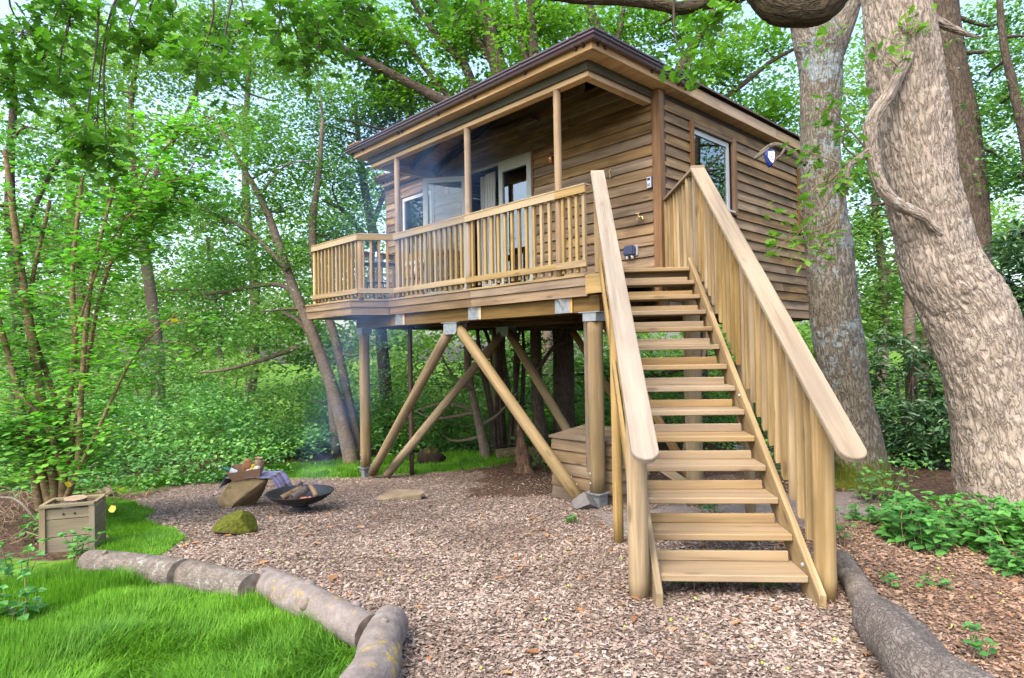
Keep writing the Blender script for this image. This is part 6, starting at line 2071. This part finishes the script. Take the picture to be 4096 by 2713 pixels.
M_BREAD = plain('bread_crust', (.40, .185, .08), rough=.8, noise=.3, nscale=18, bump=.3)
br = tag(empty('bread_loaf'), 'golden slashed bread loaf standing in the picnic tray', 'bread')
in_tray(br, (.01, .02, .14), (R(8), R(18), 0))
bm = bmesh.new()
bmesh.ops.create_icosphere(bm, subdivisions=4, radius=1)
for v in bm.verts:
    s = math.sin((v.co.z + v.co.x * .5) * 9)
    k = 1 - .10 * max(0, s) ** 2 if v.co.y < .4 else 1
    v.co = Vector((v.co.x * .062 * k, v.co.y * .05 * k, v.co.z * .115))
bm_obj('crust', bm, M_BREAD, br, True)
M_LEM = plain('lemon_peel', (.55, .38, .03), rough=.5, noise=.1, nscale=60, bump=.2)
def lemon(lab, p):
    bm = bmesh.new()
    bmesh.ops.create_icosphere(bm, subdivisions=3, radius=.028)
    for v in bm.verts: v.co.x *= 1.2
    o = bm_obj('lemon', bm, M_LEM, None, True)
    in_tray(o, p, (0, .3, .5))
    tag(o, lab, 'lemon', 'lemons in the picnic tray')
lemon('upper yellow lemon in the picnic tray', (.10, -.01, .135))
lemon('lower yellow lemon in the picnic tray', (.085, -.045, .105))
def cheese(lab, p, s):
    bm = bmesh.new()
    box_into(bm, (0, 0, 0), s)
    bmesh.ops.bevel(bm, geom=list(bm.edges), offset=min(s) * .3, segments=3, affect='EDGES')
    o = bm_obj('cheese', bm, plain('white_rind', (.74, .70, .60), rough=.7), None, True)
    in_tray(o, p, (.2, -.1, .2))
    tag(o, lab, 'cheese')
cheese('wrapped white cheese at the right of the picnic tray', (.15, -.06, .115), (.085, .06, .055))
cheese('small round white cheese against the front of the picnic tray', (.045, -.095, .105), (.07, .05, .04))
pb = tag(empty('paper_bag'), 'crumpled brown paper bag behind the lemons', 'paper bag')
in_tray(pb, (.12, .05, .05), (R(-10), R(14), 0))
lathe('paper', [(.035, 0), (.042, .06), (.05, .12), (.03, .145), (.055, .165)], plain('kraft_paper', (.42, .29, .17), rough=.9), pb, 9, smooth=False)

# ================================================================== wooden crate
c1, c2 = gp(138, 2215), gp(318, 2210)
CA = math.atan2(c2.y - c1.y, c2.x - c1.x)
cc = (c1 + c2) / 2
CR = tag(empty('wooden_crate', (cc.x, cc.y + .22, float(gz(cc.x, cc.y + .2)) - .02), CA + R(15)), 'square planter like wooden crate holding a cut log at the lawn edge', 'crate')
cw, chh, cdp = .44, .44, .31
for s in (-1, 1):
    for k, (h0, h1) in enumerate(((.03, .17), (.175, .335), (.34, .43))):
        board(CR, 'plank', (-cw / 2 + .03, s * (cdp / 2 - .015), (h0 + h1) / 2), (cw / 2 - .03, s * (cdp / 2 - .015), (h0 + h1) / 2), h1 - h0, .02, M_CRATE, up=(0, s, .03 * (k - 1)))
        board(CR, 'plank', (s * (cw / 2 - .01), -cdp / 2 + .02, (h0 + h1) / 2), (s * (cw / 2 - .01), cdp / 2 - .02, (h0 + h1) / 2), h1 - h0, .02, M_CRATE, up=(s, 0, 0))
    for t in (-1, 1): board(CR, 'corner_batten', (s * (cw / 2 - .022), t * cdp / 2, 0), (s * (cw / 2 - .022), t * cdp / 2, .455), .05, .028, M_CRATE, up=(0, t, 0))
    board(CR, 'top_rail', (-cw / 2, s * cdp / 2, .466), (cw / 2, s * cdp / 2, .466), .045, .028, M_CRATE)
    board(CR, 'top_rail', (s * (cw / 2 - .01), -cdp / 2 + .024, .464), (s * (cw / 2 - .01), cdp / 2 - .024, .464), .04, .028, M_CRATE)
boxes('bottom', [((0, 0, .04), (cw - .05, cdp - .05, .02))], M_CRATE, CR)
for x_ in (-.035, .055):
    bm = bmesh.new()
    bmesh.ops.create_icosphere(bm, subdivisions=1, radius=.011, matrix=Matrix.Translation((x_, -cdp / 2 + .002, .385)))
    bm_obj('nail_head', bm, M_BLACK, CR)
cl_loc = Matrix.Translation(CR.location) @ Matrix.Rotation(CR.rotation_euler[2], 4, 'Z')
lg = tag(empty('cut_log', cl_loc @ Vector((.01, .02, .05))), 'round cut log standing in the wooden crate', 'log')
V, Q, U, Mi = tube_arrays([(0, 0, 0, .095), (.02, -.03, .45, .098)], nl=14, nr=26, rough=.06, bark=.003)
me = np_mesh('bark', V, Q[Mi == 0], None, U, True)
me.materials.append(B_LOGR)
link('bark', me, None, lg)
s = Q[Mi == 1][-13:]
used, inv = np.unique(s, return_inverse=True)
m2 = np_mesh('sawn_end', V[used], inv.reshape(s.shape))
m2.materials.append(M_CUT)
link('sawn_end', m2, None, lg)

# ================================================================== forest floor pieces
stp = gp(2095, 1885)
T = tag(empty('tree_stump', stp), 'jagged rotten stump standing under the deck beside the big trunks', 'stump')
V, Q, U, Mi = tube_arrays([(0, 0, -.05, .26), (0, 0, .1, .17), (-.02, 0, .4, .13), (-.05, 0, .75, .09), (-.09, 0, .98, .025)], nl=40, nr=26, rough=.35, rscale=5, bark=.02)
me = np_mesh('rotten_wood', V, Q, None, U, True)
me.materials.append(B_STUMP)
link('rotten_wood', me, None, T)
a, b = gp(1985, 1842), gp(2215, 1835)
T = tag(empty('fallen_trunk', a), 'mossy fallen trunk lying behind the stump under the house', 'fallen trunk')
tubes('bark', [([(0, 0, .12, .14), ((b.x - a.x) * .5, (b.y - a.y) * .5, .16, .13), (b.x - a.x + .3, b.y - a.y, .15, .12)], dict(nl=24, nr=16, rough=.15))], [bark_mat('mossy_bark', (.20, .15, .09), (.09, .09, .03), (.05, .045, .02)), M_CUTD], T)
mo = gp(1720, 1868)
rock('dark mossy mound at the foot of the trees behind the braces', (mo.x, mo.y + .3, mo.z - .05), (.50, .40, .40), moss_rock('earth_mound', (.035, .025, .016), (.014, .01, .008), .06), 0, 4, cat='mound', name='earth_mound', seed=31)
def dead_branch(lab, pts, r):
    P = [gp(px, py) + Vector((0, 0, dz)) for px, py, dz in pts]
    loc = P[0].copy()
    T = tag(empty('dead_branch', loc), lab, 'branch', 'dead branches on the floor at the left')
    tubes('bark', [([(*(p - loc), r * (1 - .12 * i)) for i, p in enumerate(P)], dict(nl=20, nr=8, rough=.15))], [B_GREYT, M_CUT], T)
dead_branch('thick dead branch lying between the hazel and the chips', [(440, 1985, .05), (400, 1940, .1), (355, 1880, .22)], .05)
dead_branch('thin dead branch crossing beside the hazel foot', [(430, 1995, .03), (360, 1950, .06), (300, 1900, .12), (240, 1860, .2)], .025)
dead_branch('crooked pale branch poking from the brambles left of the boulder', [(830, 1925, .1), (880, 1905, .25), (930, 1890, .12)], .02)
dead_branch('dark broken branch in the litter at the left edge', [(-40, 2020, .1), (60, 2060, .2), (150, 2100, .05)], .02)

# twigs and litter under the hazel
def litter():
    n = 900
    X, Y = rng.uniform(-8, -4.2, n), rng.uniform(5.2, 10, n)
    k = X < -4.6 - (Y - 5.5) * .25
    X, Y = X[k], Y[k]
    lst = []
    for x_, y_ in zip(X[:330], Y[:330]):
        z_ = float(gz(x_, y_))
        a = rng.uniform(0, 6.28)
        l = rng.uniform(.1, .45)
        lst.append(([(x_, y_, z_ + .01, .006), (x_ + .5 * l * math.cos(a), y_ + .5 * l * math.sin(a), z_ + rng.uniform(.02, .2), .005), (x_ + l * math.cos(a + .3), y_ + l * math.sin(a + .3), z_ + rng.uniform(.01, .25), .003)], dict(nl=5, nr=4, caps=False)))
    o = tubes('twig_litter', lst, [B_TWIG, B_TWIG])
    tag(o, 'tangle of dry twigs on the ground under the hazel', None, None, 'stuff')
litter()
# fallen oak leaves and green acorn cups on the chips
L_BROWN = leaf_mat('fallen_leaves', [(.20, .09, .04), (.32, .16, .075), (.40, .24, .13)], trans=.1)
def fallen():
    n = 190
    X, Y = rng.uniform(-3.5, 4, n), rng.uniform(2.4, 8, n)
    k = np.abs(X) < Y * .86
    X, Y = X[k], Y[k]
    P = np.stack([X, Y, gz(X, Y) + .018], 1)
    o = leaves('fallen_leaves', [leaf_arrays(P, rng.uniform(.05, .10, len(P)), 'oak', .88)], L_BROWN)
    tag(o, 'brown fallen oak leaves scattered over the wood chips', None, None, 'stuff')
    bm = bmesh.new()
    for k in range(70):
        x_, y_ = rng.uniform(-2.2, 3.4), rng.uniform(2.4, 5.5)
        bmesh.ops.create_icosphere(bm, subdivisions=1, radius=rng.uniform(.007, .012), matrix=Matrix.Translation((x_, y_, float(gz(x_, y_)) + .018)))
    o = bm_obj('acorns', bm, plain('green_acorn', (.28, .40, .04), rough=.5), None, True)
    tag(o, 'tiny yellow green acorns scattered on the chips', None, None, 'stuff')
fallen()

# ================================================================== packet hung on the branch by the side wall
pk = ay(3080, 634, 7.45)
PK = tag(empty('hanging_packet', pk), 'crumpled blue and white packet hanging from the curved branch by the side wall', 'packet')
PK.scale = (.72, .72, .72)
def pouch():
    prof = [(-.055, .14), (.06, .15), (.085, .10), (.08, -.02), (.03, -.13), (-.02, -.15), (-.06, -.08), (-.085, .06)]
    bm = bmesh.new()
    n = len(prof)
    fr = [bm.verts.new((x * .8, -.028, z * .8)) for x, z in prof]
    bk_ = [bm.verts.new((x, .03, z)) for x, z in prof]
    mid = [bm.verts.new((x * 1.02, 0, z * 1.02)) for x, z in prof]
    bm.faces.new(fr)
    bm.faces.new(bk_[::-1])
    for i in range(n):
        j = (i + 1) % n
        bm.faces.new((fr[i], mid[i], mid[j], fr[j]))
        bm.faces.new((mid[i], bk_[i], bk_[j], mid[j]))
    bmesh.ops.recalc_face_normals(bm, faces=bm.faces)
    return bm_obj('pouch', bm, plain('deep_blue_plastic', (.008, .02, .13), rough=.3), PK)
pouch()
bm = bmesh.new()
lab = [(-.04, .105), (.055, .115), (.068, .08), (.06, -.015), (.035, -.085), (.0, -.06), (-.045, .02)]
f1 = [bm.verts.new((x, -.033, z)) for x, z in lab]
bm.faces.new(f1[::-1])
f2 = [bm.verts.new((x, -.029, z)) for x, z in lab]
for i in range(len(lab)): bm.faces.new((f1[i], f1[(i + 1) % len(lab)], f2[(i + 1) % len(lab)], f2[i]))
lb = bm_obj('label', bm, plain('white_label', (.72, .74, .80), rough=.5), PK)
M_RED = plain('red_print', (.55, .03, .03), rough=.5)
for nm, tri in (('red_mark', [(.0, .012), (.035, .012), (.017, .04)]), ('red_mark', [(.005, -.012), (.036, -.012), (.03, -.035), (.012, -.03)])):
    bm = bmesh.new()
    bm.faces.new([bm.verts.new((x, -.0345, z)) for x, z in tri])
    bm_obj(nm, bm, M_RED, lb)
fc = bpy.data.curves.new('lettering', 'FONT')
fc.body = 'Are'
fc.size = .052
fc.extrude = .0006
f0 = bpy.data.objects.new('lettering_source', fc)
fo = link('lettering', bpy.data.meshes.new_from_object(f0), plain('blue_print', (.03, .06, .30), rough=.5))
bpy.data.objects.remove(f0)
fo.parent = lb
fo.location = (-.028, -.0345, .058)
fo.rotation_euler = (R(90), R(8), 0)

# ================================================================== smoke drifting from the fire bowl
def smoke():
    m = bpy.data.materials.new('blue_smoke')
    m.use_nodes = True
    nt = m.node_tree
    nt.nodes.clear()
    out = nt.nodes.new('ShaderNodeOutputMaterial')
    vp = nt.nodes.new('ShaderNodeVolumePrincipled')
    vp.inputs['Color'].default_value = (.30, .55, 1.0, 1)
    vp.inputs['Anisotropy'].default_value = 0.2
    nt.links.new(vp.outputs[0], out.inputs['Volume'])
    tc = N(nt, 'ShaderNodeTexCoord')
    sx = N(nt, 'ShaderNodeSeparateXYZ')
    nt.links.new(tc.outputs['Object'], sx.inputs[0])
    z = sx.outputs[2]
    dx = math_n(nt, 'SUBTRACT', sx.outputs[0], math_n(nt, 'MULTIPLY', z, .30))
    dy = math_n(nt, 'SUBTRACT', sx.outputs[1], math_n(nt, 'MULTIPLY', z, .45))
    rr = math_n(nt, 'SQRT', math_n(nt, 'ADD', math_n(nt, 'MULTIPLY', dx, dx), math_n(nt, 'MULTIPLY', dy, dy)))
    rad = math_n(nt, 'ADD', math_n(nt, 'MULTIPLY', z, .30), .22)
    fall = math_n(nt, 'SUBTRACT', 1.0, math_n(nt, 'DIVIDE', rr, rad), True)
    nz = N(nt, 'ShaderNodeTexNoise', Scale=1.5, Detail=4.0, Distortion=1.2)
    nt.links.new(tc.outputs['Object'], nz.inputs['Vector'])
    nr = ramp(nt, nz.outputs[0], [(0.36, (0, 0, 0)), (0.70, (1, 1, 1))])
    d = math_n(nt, 'MULTIPLY', math_n(nt, 'POWER', fall, 1.3), nr.outputs[0])
    d = math_n(nt, 'MULTIPLY', d, math_n(nt, 'DIVIDE', 1.5, math_n(nt, 'ADD', math_n(nt, 'MULTIPLY', z, .75), 1.0)))
    nt.links.new(d, vp.inputs['Density'])
    V, Q, U, Mi = tube_arrays([(0, 0, .14, .26), (.45, .68, 1.5, .70), (.9, 1.35, 3.0, 1.14), (1.5, 2.25, 5.0, 1.74)], nl=24, nr=24)
    me = np_mesh('smoke', V, Q, None, None, True)
    me.materials.append(m)
    o = link('smoke', me)
    o.location = FB.location
    tag(o, 'thin blue wood smoke drifting from the fire bowl up past the left stilt', None, None, 'stuff')
smoke()
